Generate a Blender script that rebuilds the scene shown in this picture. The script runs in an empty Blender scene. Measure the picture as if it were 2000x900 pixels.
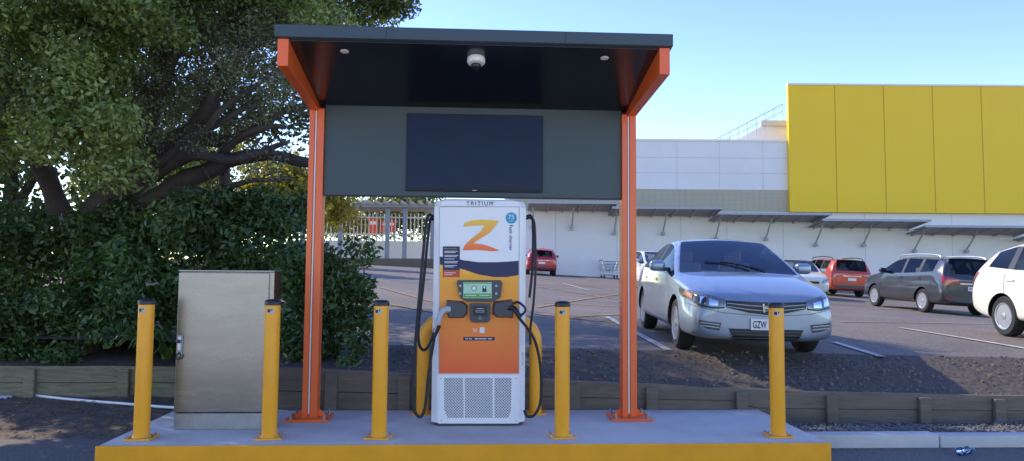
import bpy, bmesh, math, random
import numpy as np
from mathutils import Vector, Matrix, noise
from mathutils.bvhtree import BVHTree
random.seed(7)
S = bpy.context.scene; C = S.collection
R = math.radians
# ------------------------------------------------------------------ camera
F = 1500.; CYP = 428.; PITCH = R(4); ROLL = R(.45); YAW = R(3.2); EYE = 1.35
RM = Matrix.Rotation(-YAW, 3, 'Z') @ Matrix.Rotation(R(90)+PITCH, 3, 'X') @ Matrix.Rotation(ROLL, 3, 'Z')
cd = bpy.data.cameras.new('camera'); cam = bpy.data.objects.new('camera', cd); C.objects.link(cam)
cam.location = (0, 0, EYE); cam.rotation_euler = RM.to_euler()
cd.sensor_width = 36; cd.lens = 36*F/2000; cd.shift_y = -(450-CYP)/2000; cd.clip_end = 5000; cd.clip_start = .05
S.camera = cam
FV = Vector((math.sin(YAW), math.cos(YAW), 0)); UVEC = Vector((math.cos(YAW), -math.sin(YAW), 0)); CAM = Vector((0, 0, EYE))
def ray(px, py): return RM @ Vector(((px-1000)/F, -(py-CYP)/F, -1))
def onZ(px, py, z): d = ray(px, py); return CAM + d*((z-EYE)/d.z)
def onY(px, py, y): d = ray(px, py); return CAM + d*(y/d.y)
def onX(px, py, x): d = ray(px, py); return CAM + d*(x/d.x)
def onD(px, py, v): d = ray(px, py); return CAM + d*(v/d.dot(FV))
def W(u, v, z=0.): return UVEC*u + FV*v + Vector((0, 0, z))
def UV(p): return p.dot(UVEC), p.dot(FV)
def UVZ(px, py, v): p = onD(px, py, v); return Vector((p.dot(UVEC), v, p.z))
def zg(u, v):
    s = min(max((v-9)/14, 0), 1); s = s*s*(3-2*s); k = .012+.035*s
    return EYE-.93+.024*(min(v, 60)-9.6)-k*(min(max(u, -14), 24)-2.9)
def onG(px, py):
    d = ray(px, py); a = 6.; b = None; t = 6.
    while t < 150:
        p = CAM+d*t; u, v = UV(p)
        if p.z < zg(u, v): b = t; break
        a = t; t += .25
    if b is None: b = 150.
    for _ in range(25):
        m = (a+b)/2; p = CAM+d*m; u, v = UV(p)
        if p.z < zg(u, v): b = m
        else: a = m
    return CAM+d*b
# ------------------------------------------------------------------ mesh helpers
def rootmat(o):
    while o.parent: o = o.parent
    return Matrix.Translation(o.location) @ o.rotation_euler.to_matrix().to_4x4()
def tag(o, label=None, cat=None, group=None, kind=None):
    if label: o['label'] = label
    if cat: o['category'] = cat
    if group: o['group'] = group
    if kind: o['kind'] = kind
    return o
def thing(name, loc, label, cat, group=None, rz=0):
    o = bpy.data.objects.new(name, None); C.objects.link(o); o.location = loc; o.rotation_euler = (0, 0, rz)
    o.empty_display_size = .1
    return tag(o, label, cat, group)
def mk(name, bm, mat, parent=None, smooth=False, world=True, norm=True, ang=35):
    if norm: bmesh.ops.recalc_face_normals(bm, faces=bm.faces)
    if parent is not None and world: bm.transform(rootmat(parent).inverted())
    me = bpy.data.meshes.new(name); bm.to_mesh(me); bm.free()
    for m in (mat if isinstance(mat, (list, tuple)) else [mat]): me.materials.append(m)
    if smooth:
        me.shade_smooth(); me.set_sharp_from_angle(angle=R(ang))
    o = bpy.data.objects.new(name, me); C.objects.link(o)
    if parent is not None: o.parent = parent
    return o
def copy_tree(o, parent=None):
    c = o.copy(); C.objects.link(c); c.parent = parent
    for ch in list(o.children): copy_tree(ch, c)
    return c
def NB(): return bmesh.new()
def add_box(bm, lo, hi, M=None, bev=0, seg=2):
    x0, y0, z0 = lo; x1, y1, z1 = hi
    vs = [bm.verts.new(p) for p in ((x0,y0,z0),(x1,y0,z0),(x1,y1,z0),(x0,y1,z0),(x0,y0,z1),(x1,y0,z1),(x1,y1,z1),(x0,y1,z1))]
    fs = [bm.faces.new([vs[i] for i in f]) for f in ((0,3,2,1),(4,5,6,7),(0,1,5,4),(1,2,6,5),(2,3,7,6),(3,0,4,7))]
    if bev:
        es = list({e for f in fs for e in f.edges})
        r = bmesh.ops.bevel(bm, geom=es, offset=bev, segments=seg, affect='EDGES', profile=.5)
        vs = list({v for f in r['faces'] for v in f.verts} | {v for v in vs if v.is_valid})
    if M is not None:
        for v in vs: v.co = M @ v.co
    return vs
def add_prism(bm, poly, axis, a, b, bev=0):
    def P(p, t):
        if axis == 'X': return (t, p[0], p[1])
        if axis == 'Y': return (p[0], t, p[1])
        return (p[0], p[1], t)
    A = [bm.verts.new(P(p, a)) for p in poly]; B = [bm.verts.new(P(p, b)) for p in poly]
    n = len(poly); fs = [bm.faces.new(A[::-1]), bm.faces.new(B)]
    for i in range(n): fs.append(bm.faces.new((A[i], A[(i+1) % n], B[(i+1) % n], B[i])))
    if bev:
        es = list({e for f in fs for e in f.edges})
        bmesh.ops.bevel(bm, geom=es, offset=bev, segments=2, affect='EDGES', profile=.5)
def spl(pts, n=6):
    pts = [Vector(p) for p in pts]; out = []
    for i in range(len(pts)-1):
        p0 = pts[max(i-1, 0)]; p1 = pts[i]; p2 = pts[i+1]; p3 = pts[min(i+2, len(pts)-1)]
        for k in range(n):
            t = k/n
            out.append(.5*((2*p1)+(p2-p0)*t+(2*p0-5*p1+4*p2-p3)*t*t+(3*p1-p0-3*p2+p3)*t**3))
    out.append(pts[-1]); return out
def add_tube(bm, pts, r, seg=8, cap=True):
    pts = [Vector(p) for p in pts]; n = len(pts); rs = r if isinstance(r, (list, tuple)) else [r]*n
    rings = []; up = None
    for i in range(n):
        t = (pts[min(i+1, n-1)]-pts[max(i-1, 0)])
        t = t.normalized() if t.length > 1e-9 else Vector((0, 0, 1))
        if up is None:
            a = Vector((0, 0, 1)) if abs(t.z) < .9 else Vector((1, 0, 0)); up = t.cross(a).normalized()
        else:
            up = up-t*up.dot(t)
            up = up.normalized() if up.length > 1e-6 else t.orthogonal().normalized()
        s = t.cross(up)
        rings.append([bm.verts.new(pts[i]+(up*math.cos(2*math.pi*k/seg)+s*math.sin(2*math.pi*k/seg))*rs[i]) for k in range(seg)])
    for i in range(n-1):
        for k in range(seg): bm.faces.new((rings[i][k], rings[i][(k+1) % seg], rings[i+1][(k+1) % seg], rings[i+1][k]))
    if cap: bm.faces.new(rings[0][::-1]); bm.faces.new(rings[-1])
def add_lathe(bm, prof, M, seg=24):
    rings = []
    for r, z in prof:
        rings.append([bm.verts.new(M @ Vector((r*math.cos(2*math.pi*k/seg), r*math.sin(2*math.pi*k/seg), z))) for k in range(seg)])
    for i in range(len(prof)-1):
        for k in range(seg): bm.faces.new((rings[i][k], rings[i][(k+1) % seg], rings[i+1][(k+1) % seg], rings[i+1][k]))
    bm.faces.new(rings[0][::-1]); bm.faces.new(rings[-1])
def T(*p): return Matrix.Translation(Vector(p))
def add_grid(bm, f, nu, nv):
    g = [[bm.verts.new(f(i/nu, j/nv)) for j in range(nv+1)] for i in range(nu+1)]
    for i in range(nu):
        for j in range(nv): bm.faces.new((g[i][j], g[i+1][j], g[i+1][j+1], g[i][j+1]))
def add_poly(bm, pts):
    f = bm.faces.new([bm.verts.new(p) for p in pts]); f.normal_update(); return f
def text_bm(s, center, right, up, width=None, height=None, bold=.0, space=1.0):
    cu = bpy.data.curves.new('t', 'FONT'); cu.body = s; cu.offset = bold; cu.resolution_u = 3; cu.space_character = space
    to = bpy.data.objects.new('t', cu); C.objects.link(to); bpy.context.view_layer.update()
    me = bpy.data.meshes.new_from_object(to.evaluated_get(bpy.context.evaluated_depsgraph_get()))
    bpy.data.objects.remove(to); bm = NB(); bm.from_mesh(me); bpy.data.meshes.remove(me)
    xs = [v.co.x for v in bm.verts]; ys = [v.co.y for v in bm.verts]
    w = max(xs)-min(xs); h = max(ys)-min(ys); cx = (max(xs)+min(xs))/2; cy = (max(ys)+min(ys))/2
    sx = width/w if width else height/h; sy = height/h if height else sx
    right = Vector(right); up = Vector(up); center = Vector(center)
    for v in bm.verts: v.co = center+right*((v.co.x-cx)*sx)+up*((v.co.y-cy)*sy)
    return bm
# ------------------------------------------------------------------ materials
def nodes(name):
    m = bpy.data.materials.new(name); m.use_nodes = True; nt = m.node_tree
    return m, nt, nt.nodes['Principled BSDF'], lambda t: nt.nodes.new('ShaderNode'+t), nt.links.new
def mat(name, col, rough=.5, metal=0, var=.1, scale=5, bump=0, bscale=60, coat=0, spec=.5, stretch=None, rvar=.08, dirt=None, dscale=1.5, damt=.5):
    m, nt, b, N, L = nodes(name)
    tc = N('TexCoord'); src = tc.outputs['Object']
    if stretch:
        mp = N('Mapping'); mp.inputs['Scale'].default_value = stretch; L(src, mp.inputs['Vector']); src = mp.outputs['Vector']
    n = N('TexNoise'); n.inputs['Scale'].default_value = scale; n.inputs['Detail'].default_value = 6; n.inputs['Roughness'].default_value = .65
    L(src, n.inputs['Vector'])
    mr = N('MapRange'); mr.inputs['From Min'].default_value = .25; mr.inputs['From Max'].default_value = .75
    mr.inputs['To Min'].default_value = 1-var; mr.inputs['To Max'].default_value = 1+var; L(n.outputs['Fac'], mr.inputs['Value'])
    vm = N('VectorMath'); vm.operation = 'SCALE'; vm.inputs[0].default_value = col; L(mr.outputs['Result'], vm.inputs['Scale'])
    out = vm.outputs['Vector']
    if dirt:
        n2 = N('TexNoise'); n2.inputs['Scale'].default_value = dscale; n2.inputs['Detail'].default_value = 8; n2.inputs['Roughness'].default_value = .7
        L(src, n2.inputs['Vector'])
        r2 = N('MapRange'); r2.inputs['From Min'].default_value = .45; r2.inputs['From Max'].default_value = .7; r2.inputs['To Max'].default_value = damt
        L(n2.outputs['Fac'], r2.inputs['Value'])
        mx = N('Mix'); mx.data_type = 'RGBA'; L(r2.outputs['Result'], mx.inputs[0]); L(out, mx.inputs[6]); mx.inputs[7].default_value = (*dirt, 1); out = mx.outputs[2]
    L(out, b.inputs['Base Color'])
    rr = N('MapRange'); rr.inputs['To Min'].default_value = max(rough-rvar, .02); rr.inputs['To Max'].default_value = min(rough+rvar, 1); L(n.outputs['Fac'], rr.inputs['Value']); L(rr.outputs['Result'], b.inputs['Roughness'])
    b.inputs['Metallic'].default_value = metal; b.inputs['Coat Weight'].default_value = coat; b.inputs['Coat Roughness'].default_value = .06
    b.inputs['Specular IOR Level'].default_value = spec
    if bump:
        n3 = N('TexNoise'); n3.inputs['Scale'].default_value = bscale; n3.inputs['Detail'].default_value = 5; L(src, n3.inputs['Vector'])
        bp = N('Bump'); bp.inputs['Strength'].default_value = bump; bp.inputs['Distance'].default_value = .02; L(n3.outputs['Fac'], bp.inputs['Height']); L(bp.outputs['Normal'], b.inputs['Normal'])
    return m
def leafmat(name, c1, c2, c3, trans=.35, rough=.42, cs=.9):
    m, nt, b, N, L = nodes(name)
    g = N('NewGeometry'); cr = N('ValToRGB'); e = cr.color_ramp.elements
    e[0].color = (*c1, 1); e[1].color = (*c3, 1); x = cr.color_ramp.elements.new(.55); x.color = (*c2, 1)
    L(g.outputs['Random Per Island'], cr.inputs['Fac'])
    tc = N('TexCoord'); n = N('TexNoise'); n.inputs['Scale'].default_value = cs; n.inputs['Detail'].default_value = 3; L(tc.outputs['Object'], n.inputs['Vector'])
    mr = N('MapRange'); mr.inputs['From Min'].default_value = .3; mr.inputs['From Max'].default_value = .7; mr.inputs['To Min'].default_value = .6; mr.inputs['To Max'].default_value = 1.45; L(n.outputs['Fac'], mr.inputs['Value'])
    vm = N('VectorMath'); vm.operation = 'SCALE'; L(cr.outputs['Color'], vm.inputs[0]); L(mr.outputs['Result'], vm.inputs['Scale'])
    L(vm.outputs['Vector'], b.inputs['Base Color']); b.inputs['Roughness'].default_value = rough
    tr = N('BsdfTranslucent'); v2 = N('VectorMath'); v2.operation = 'MULTIPLY'; L(vm.outputs['Vector'], v2.inputs[0]); v2.inputs[1].default_value = (1.7, 1.6, .6); L(v2.outputs['Vector'], tr.inputs['Color'])
    mx = N('MixShader'); mx.inputs[0].default_value = trans; L(b.outputs[0], mx.inputs[1]); L(tr.outputs[0], mx.inputs[2]); L(mx.outputs[0], nt.nodes['Material Output'].inputs['Surface'])
    return m
def glassmat(name, tint, ior=1.5, refl=(.9, .95, 1)):
    m, nt, b, N, L = nodes(name); nt.nodes.remove(b)
    t = N('BsdfTransparent'); t.inputs['Color'].default_value = (*tint, 1); g = N('BsdfGlossy'); g.inputs['Roughness'].default_value = .02; g.inputs['Color'].default_value = (*refl, 1)
    f = N('Fresnel'); f.inputs['IOR'].default_value = ior; mx = N('MixShader'); L(f.outputs[0], mx.inputs[0]); L(t.outputs[0], mx.inputs[1]); L(g.outputs[0], mx.inputs[2]); L(mx.outputs[0], nt.nodes['Material Output'].inputs['Surface'])
    return m
def asphaltmat(name, base, warm, grain=220):
    m, nt, b, N, L = nodes(name); tc = N('TexCoord')
    n = N('TexNoise'); n.inputs['Scale'].default_value = .35; n.inputs['Detail'].default_value = 7; n.inputs['Roughness'].default_value = .6; L(tc.outputs['Object'], n.inputs['Vector'])
    cr = N('ValToRGB'); cr.color_ramp.elements[0].position = .3; cr.color_ramp.elements[1].position = .72; cr.color_ramp.elements[0].color = (*base, 1); cr.color_ramp.elements[1].color = (*warm, 1); L(n.outputs['Fac'], cr.inputs['Fac'])
    v = N('TexVoronoi'); v.inputs['Scale'].default_value = grain/3; L(tc.outputs['Object'], v.inputs['Vector'])
    mr = N('MapRange'); mr.inputs['To Min'].default_value = .6; mr.inputs['To Max'].default_value = 1.5; L(v.outputs['Color'], mr.inputs['Value'])
    vm = N('VectorMath'); vm.operation = 'SCALE'; L(cr.outputs['Color'], vm.inputs[0]); L(mr.outputs['Result'], vm.inputs['Scale']); L(vm.outputs['Vector'], b.inputs['Base Color'])
    b.inputs['Roughness'].default_value = .85; bp = N('Bump'); bp.inputs['Strength'].default_value = .5; bp.inputs['Distance'].default_value = .01; L(v.outputs['Distance'], bp.inputs['Height']); L(bp.outputs['Normal'], b.inputs['Normal'])
    return m
def gradmat(name, stops, z0, z1, rough=.4):
    m, nt, b, N, L = nodes(name); tc = N('TexCoord'); sp = N('SeparateXYZ'); L(tc.outputs['Object'], sp.inputs[0])
    mr = N('MapRange'); mr.inputs['From Min'].default_value = z0; mr.inputs['From Max'].default_value = z1; L(sp.outputs['Z'], mr.inputs['Value'])
    cr = N('ValToRGB'); cr.color_ramp.elements[0].color = (*stops[0], 1); cr.color_ramp.elements[1].color = (*stops[1], 1); L(mr.outputs['Result'], cr.inputs['Fac']); L(cr.outputs['Color'], b.inputs['Base Color']); b.inputs['Roughness'].default_value = rough
    b.inputs['Coat Weight'].default_value = .3
    return m
def perfmat(name, plate, hole, pitch):
    m, nt, b, N, L = nodes(name); tc = N('TexCoord'); mp = N('Mapping'); mp.inputs['Rotation'].default_value = (0, R(45), 0); mp.inputs['Scale'].default_value = (1/pitch, 0, 1/pitch); L(tc.outputs['Object'], mp.inputs['Vector'])
    v = N('TexVoronoi'); v.inputs['Scale'].default_value = 1; v.inputs['Randomness'].default_value = 0; L(mp.outputs['Vector'], v.inputs['Vector'])
    lt = N('Math'); lt.operation = 'LESS_THAN'; lt.inputs[1].default_value = .36; L(v.outputs['Distance'], lt.inputs[0])
    mx = N('Mix'); mx.data_type = 'RGBA'; L(lt.outputs[0], mx.inputs[0]); mx.inputs[6].default_value = (*plate, 1); mx.inputs[7].default_value = (*hole, 1); L(mx.outputs[2], b.inputs['Base Color']); b.inputs['Roughness'].default_value = .5
    return m
m_conc = mat('pale_concrete', (.58,.53,.48), .8, var=.1, scale=2.5, bump=.25, bscale=90, dirt=(.39,.355,.32), dscale=1.2, damt=.45)
m_bounce = mat('bounce_ground_pale', (.7,.62,.5), .85, var=.08, scale=1.5, dirt=(.58,.5,.4), dscale=.4, damt=.5)  # warm pale tone for the added light-bouncing ground
m_yel = mat('yellow_paint', (.98,.395,.006), .42, var=.08, scale=4, bump=.06, bscale=25, dirt=(.72,.3,.02), dscale=3, damt=.3)
m_boll = mat('bollard_yellow', (.99,.4,.006), .36, var=.05, scale=3, bump=.02, coat=.3, dirt=(.72,.3,.03), dscale=5, damt=.2)
m_blk = mat('black_plastic', (.012,.012,.014), .4, var=.2)
m_rub = mat('black_rubber', (.016,.016,.017), .6, var=.2)
m_orange = mat('orange_powder_coat', (.88,.135,.022), .36, var=.05, coat=.2)
m_slate = mat('slate_cladding', (.042,.062,.07), .42, var=.08, scale=1.5, rvar=.05)
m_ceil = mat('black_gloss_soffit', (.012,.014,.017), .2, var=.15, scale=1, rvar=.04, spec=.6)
m_white = mat('white_paint', (.9,.87,.83), .4, var=.03, scale=3, dirt=(.74,.71,.66), dscale=2, damt=.15)
m_strip = mat('white_strip', (.8,.75,.72), .4, var=.03)
m_scr = mat('dark_screen', (.004,.012,.045), .25, var=.1, rvar=.02, spec=.2)
m_bez = mat('screen_bezel', (.008,.008,.01), .4, spec=.3)
m_steel = mat('brushed_steel', (.285,.28,.28), .27, metal=1, var=.2, scale=1.3, stretch=(.7,.7,2.6), rvar=.07, bump=.06, bscale=2.2)
m_steel2 = mat('galvanised_steel', (.34,.345,.355), .4, metal=.9, var=.15, scale=12)
m_grey = mat('charcoal_plastic', (.06,.062,.068), .45, var=.1)
m_lgrey = mat('light_grey_plastic', (.45,.46,.48), .4, var=.08)
m_navy = mat('navy_print', (.012,.018,.075), .45, var=.05)
m_teal = mat('deep_teal_print', (.004,.07,.2), .45, var=.05)
m_red = mat('red_print', (.6,.06,.03), .45, var=.05)
m_blue = mat('cyan_print', (.0,.33,.5), .4, var=.05)
m_wprint = mat('white_print', (.82,.8,.77), .4, var=.02)
m_green = mat('green_display', (.08,.34,.06), .25, var=.1)
m_lcd = mat('pale_display', (.42,.66,.44), .25, var=.06)
m_timber = mat('weathered_timber', (.19,.15,.11), .85, var=.35, scale=4, stretch=(1,6,9), bump=.5, bscale=14, dirt=(.1,.08,.06), dscale=1, damt=.7)
m_timberg = mat('mossy_timber', (.26,.22,.13), .85, var=.4, scale=4, stretch=(1,6,9), bump=.7, bscale=14, dirt=(.14,.135,.06), dscale=1.3, damt=.8)
m_soil = mat('bare_soil', (.155,.108,.073), .95, var=.4, scale=5, bump=1, bscale=22, dirt=(.08,.058,.04), dscale=2, damt=.8)
m_bank = mat('crumbled_bank', (.14,.112,.088), .95, var=.6, scale=34, bump=1, bscale=90, dirt=(.058,.047,.038), dscale=17, damt=.85)
m_clod = mat('dry_clod', (.165,.135,.108), .95, var=.5, scale=9)
m_gravel = mat('grey_gravel', (.2,.185,.17), .9, var=.4, scale=30, bump=1, bscale=60, dirt=(.09,.08,.07), dscale=3, damt=.6)
m_road = asphaltmat('road_asphalt', (.085,.075,.067), (.16,.135,.115))
m_park = asphaltmat('car_park_asphalt', (.13,.11,.094), (.22,.178,.146), 120)
m_pw = mat('white_road_paint', (.55,.53,.49), .7, var=.25, scale=3, dirt=(.16,.145,.13), dscale=4, damt=.6)
m_py = mat('yellow_road_paint', (.44,.28,.08), .7, var=.3, scale=3, dirt=(.19,.165,.14), dscale=2.5, damt=.85)
m_ground = mat('far_ground', (.14,.14,.12), .95, var=.3, scale=.1)
m_bark = mat('dark_bark', (.07,.053,.043), .9, var=.4, scale=6, bump=.8, bscale=18)
m_wall = mat('white_wall', (.92,.87,.8), .75, var=.03, scale=.4, dirt=(.75,.7,.63), dscale=.3, damt=.3)
m_wall2 = mat('offwhite_panel', (.88,.83,.76), .7, var=.04, scale=.4, dirt=(.74,.68,.6), dscale=.25, damt=.3)
m_band = mat('beige_louvre', (.52,.44,.3), .7, var=.1, stretch=(.1,.1,6), scale=2)
m_yclad = mat('yellow_cladding', (1.0,.61,.002), .45, var=.02, scale=.3, dirt=(.97,.57,.003), dscale=.2, damt=.3)
m_seam = mat('dark_seam', (.55,.33,.02), .7)
m_awn = mat('grey_awning', (.32,.295,.265), .6, var=.15, scale=2)
m_gseam = mat('grey_seam', (.45,.45,.45), .7)
m_glass = glassmat('car_glass', (.97,1,.98), 1.75)
m_dglass = glassmat('tinted_glass', (.5,.54,.54), 1.3, (.6,.65,.7))
m_int = mat('grey_upholstery', (.4,.4,.4), .8, var=.2)
m_dash = mat('dashboard_plastic', (.14,.14,.142), .7, var=.2)
m_lens = mat('clear_lamp_lens', (.16,.17,.19), .1, metal=.2, var=.45, scale=18, coat=1, rvar=.05)
m_chrome = mat('chrome', (.75,.76,.78), .12, metal=1, var=.05)
m_badge = mat('satin_chrome', (.36,.37,.39), .3, metal=1, var=.05)
m_tail = mat('red_lamp', (.45,.012,.012), .15, var=.2, scale=15, coat=1)
m_amber = mat('amber_lamp', (.7,.25,.03), .2, coat=1)
m_tyre = mat('tyre_rubber', (.018,.018,.018), .75, var=.2, scale=20)
m_rim = mat('alloy', (.5,.51,.53), .3, metal=.7, var=.08)
m_paper = mat('paper', (.75,.75,.74), .7, var=.1)
def paint(name, col, metal=.4, rough=.32): return mat(name, col, rough, metal=metal, var=.03, scale=2, coat=1, rvar=.04)
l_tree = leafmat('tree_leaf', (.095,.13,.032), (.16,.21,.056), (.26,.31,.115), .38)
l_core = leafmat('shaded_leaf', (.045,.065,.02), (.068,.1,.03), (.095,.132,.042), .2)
l_twig = leafmat('grey_green_leaf', (.11,.125,.06), (.165,.18,.092), (.24,.25,.145), .28)
l_dark = leafmat('dark_glossy_leaf', (.042,.078,.021), (.078,.138,.038), (.135,.205,.068), .24, .38)
l_far = leafmat('far_sunlit_leaf', (.16,.165,.02), (.25,.23,.03), (.36,.3,.06), .5)
l_far2 = leafmat('far_green_leaf', (.07,.1,.02), (.11,.14,.03), (.18,.19,.05), .45)
l_strap = leafmat('strap_leaf', (.05,.1,.02), (.09,.16,.03), (.14,.22,.05), .3)
l_litter = leafmat('dead_leaf', (.07,.042,.023), (.14,.088,.044), (.27,.19,.11), .1, .8)
# ------------------------------------------------------------------ world and sun
SUN = Vector((-.80, .60, 0)).normalized(); EL = R(36)
w = bpy.data.worlds.new('World'); S.world = w; w.use_nodes = True; nt = w.node_tree
sky = nt.nodes.new('ShaderNodeTexSky'); sky.sky_type = 'NISHITA'; sky.sun_disc = False; sky.sun_elevation = EL; sky.sun_rotation = math.atan2(SUN.x, SUN.y)
sky.air_density = 1.0; sky.dust_density = .1; sky.ozone_density = 1.4
hs = nt.nodes.new('ShaderNodeHueSaturation'); hs.inputs['Saturation'].default_value = 1.22; hs.inputs['Hue'].default_value = .522
bg = nt.nodes['Background']; nt.links.new(sky.outputs[0], hs.inputs['Color']); nt.links.new(hs.outputs[0], bg.inputs[0]); bg.inputs[1].default_value = .365
sl = bpy.data.lights.new('sun', 'SUN'); sl.energy = 5; sl.angle = R(.5); sl.color = (1, .88, .68)
so = bpy.data.objects.new('sun', sl); C.objects.link(so); so.location = (-20, 15, 30)
sd = Vector((SUN.x*math.cos(EL), SUN.y*math.cos(EL), math.sin(EL))); so.rotation_euler = sd.to_track_quat('Z', 'Y').to_euler()
S.view_settings.view_transform = 'Standard'; S.view_settings.look = 'None'; S.view_settings.exposure = 0
# ------------------------------------------------------------------ setting: ground
bm = NB(); add_grid(bm, lambda a, b: (-1500+3000*a, -1500+3000*b, -.3), 2, 2); tag(mk('ground', bm, m_ground), kind='structure')
bm = NB(); add_grid(bm, lambda a, b: (-40+80*a, 2.5+4.7*b, -.15), 20, 2); tag(mk('road', bm, m_road), kind='structure')
bm = NB(); add_grid(bm, lambda a, b: (-40+80*a, -40+42.5*b, -.146), 20, 10); tag(mk('bounce_ground', bm, m_bounce), kind='structure')  # unseen pale sheet behind the camera, added to bounce warm sunlight forward
XS0, XS1 = -2.84, 2.94
YS0 = (onZ(192, 868, 0).y+onZ(1620, 868, 0).y)/2
YW = 7.8
bm = NB(); add_box(bm, (XS0, YS0+.004, -.25), (XS1, YW-.08, 0), bev=.012); isl = tag(mk('platform', bm, m_conc, smooth=True), kind='structure')
bm = NB(); add_box(bm, (XS0-.002, YS0-.004, -.2), (XS1+.002, YS0+.02, .003), bev=.006); mk('painted_edge', bm, m_yel, isl, world=False)
# left verge
def fverge(a, b):
    x = -16+(16+XS0-.0)*a; y = 7.05+(9.1-7.05)*b
    return (x, y, -.155+.08*b+.03*noise.noise(Vector((x*2, y*2, 0)))*min(1, b*4))
bm = NB(); add_grid(bm, fverge, 90, 20); tag(mk('soil_verge', bm, m_soil, smooth=True), kind='structure')
def fverge2(a, b):
    x = XS0-.05+(1.5)*a; y = YW-.1+1.5*b
    return (x, y, -.06+.05*noise.noise(Vector((x*2, y*2, 4))))
bm = NB(); add_grid(bm, fverge2, 20, 20); tag(mk('soil_strip', bm, m_soil, smooth=True), kind='structure')
def fbank(a, b):
    x = -18+16.4*a; y = 9.12+9*b
    return (x, y, .2+.5*b+.06*noise.noise(Vector((x, y, 2))))
bm = NB(); add_grid(bm, fbank, 40, 30); tag(mk('planting_bank', bm, m_soil, smooth=True), kind='structure')
# rough bank between timber wall and car park
def wtop(x): 
    pts = [(-20, .44), (-1.9, .42), (.9, .29), (3.3, .18), (5.6, .13), (20, .09)]
    for (a, za), (b, zb) in zip(pts, pts[1:]):
        if x <= b: return za+(zb-za)*(x-a)/(b-a)
    return .1
def frough(a, b):
    x = -2.6+20*a; y0 = YW+.06
    y1 = (9.38-x*FV.x)/FV.y
    y = y0+(y1-y0)*b; u1, v1 = UV(Vector((x, y1, 0))); z1 = zg(u1, v1)+.008
    s = min(max((b-.1)/.86, 0), 1); z = wtop(x)-.03+(z1-wtop(x)+.03)*s
    d = min(b, 1-b)*6; d = min(d, 1)
    z += d*(.008*noise.noise(Vector((x*8, y*8, 3)))+.015*noise.noise(Vector((x*19, y*19, 3)))+.013*noise.noise(Vector((x*37, y*37, 8))))
    return (x, y, z)
bm = NB(); add_grid(bm, frough, 1000, 70); tag(mk('rough_bank', bm, m_bank, smooth=True, ang=180), kind='structure')
bm = NB()
for i in range(1300):
    a = random.uniform(.02, .48); b = random.uniform(.02, .97); p = frough(a, b); r = random.choice((.007, .009, .011, .015, .022))*random.uniform(.7, 1.2)
    M = T(p[0], p[1], p[2]+r*.2) @ Matrix.Rotation(random.uniform(0, 6), 4, Vector((random.random(), random.random(), .6)).normalized()) @ Matrix.Diagonal((r*1.3, r*random.uniform(.7, 1.1), r*.8, 1))
    bmesh.ops.create_icosphere(bm, subdivisions=1, radius=1, matrix=M)
tag(mk('broken_clods', bm, m_clod), 'small broken clods and stones on the rough bank below the car park', 'stones', kind='stuff')
# car park
def fpark(a, b):
    u = -18+80*a; v = 9.36+90*b**1.6
    p = W(u, v); return (p.x, p.y, zg(u, v))
bm = NB(); add_grid(bm, fpark, 110, 90); park = tag(mk('car_park', bm, m_park, smooth=True, ang=180), kind='structure')
def stripe(p0, p1, wd, m, name='painted_line'):
    p0 = onG(*p0); p1 = onG(*p1); d = (p1-p0); d.z = 0; L = d.length; d.normalize(); s = Vector((-d.y, d.x, 0))*wd/2
    n = max(2, int(L/.5)); bm = NB(); rows = []
    for i in range(n+1):
        c = p0.lerp(p1, i/n); row = []
        for q in (c-s, c+s):
            u, v = UV(q); row.append(bm.verts.new((q.x, q.y, zg(u, v)+.014)))
        rows.append(row)
    for i in range(n): bm.faces.new((rows[i][0], rows[i][1], rows[i+1][1], rows[i+1][0]))
    mk(name, bm, m, park, world=False)
for a, b in (((1185,618),(1305,684)), ((1628,668),(1722,697)), ((1758,640),(2010,682)), ((1100,553),(1150,566)), ((760,545),(1240,568)), ((1640,600),(2000,612))): stripe(a, b, .1, m_pw)
for a, b in (((1060,590),(1240,600)), ((1040,612),(1245,634)), ((1055,560),(1245,590)), ((1120,552),(1245,575)), ((1640,628),(2000,634)), ((740,560),(850,590)), ((740,590),(850,610)), ((1080,575),(1240,582)), ((1590,575),(1890,598)), ((1050,600),(1240,570)), ((1090,620),(1245,612))): stripe(a, b, .09, m_py)
# right kerb and gravel
bm = NB(); x = XS1+.03
while x < 12:
    add_box(bm, (x, 6.66, -.25), (x+1.19, 6.82, -.045+.01*random.uniform(-1, 1)), bev=.015); x += 1.2
tag(mk('kerb', bm, m_conc, smooth=True), kind='structure')
bm = NB(); add_grid(bm, lambda a, b: (XS1+.0+10*a, 6.8+(YW-6.8)*b, -.085-.075*b+.02*noise.noise(Vector((a*50, b*5, 0)))), 120, 14); tag(mk('gravel_strip', bm, m_gravel, smooth=True, ang=180), kind='structure')
bm = NB()
for i in range(1400):
    x = random.uniform(XS1+.05, 9); y = random.uniform(6.85, YW-.05); r = random.uniform(.008, .025)
    M = T(x, y, -.075-.075*(y-6.8)) @ Matrix.Rotation(random.uniform(0, 6), 4, Vector((random.random(), random.random(), 1)).normalized()) @ Matrix.Diagonal((r, r*random.uniform(.6, 1), r*.7, 1))
    bmesh.ops.create_icosphere(bm, subdivisions=1, radius=1, matrix=M)
tag(mk('loose_stones', bm, m_gravel), 'loose grey stones scattered behind the concrete kerb', 'stones', kind='stuff')
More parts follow.
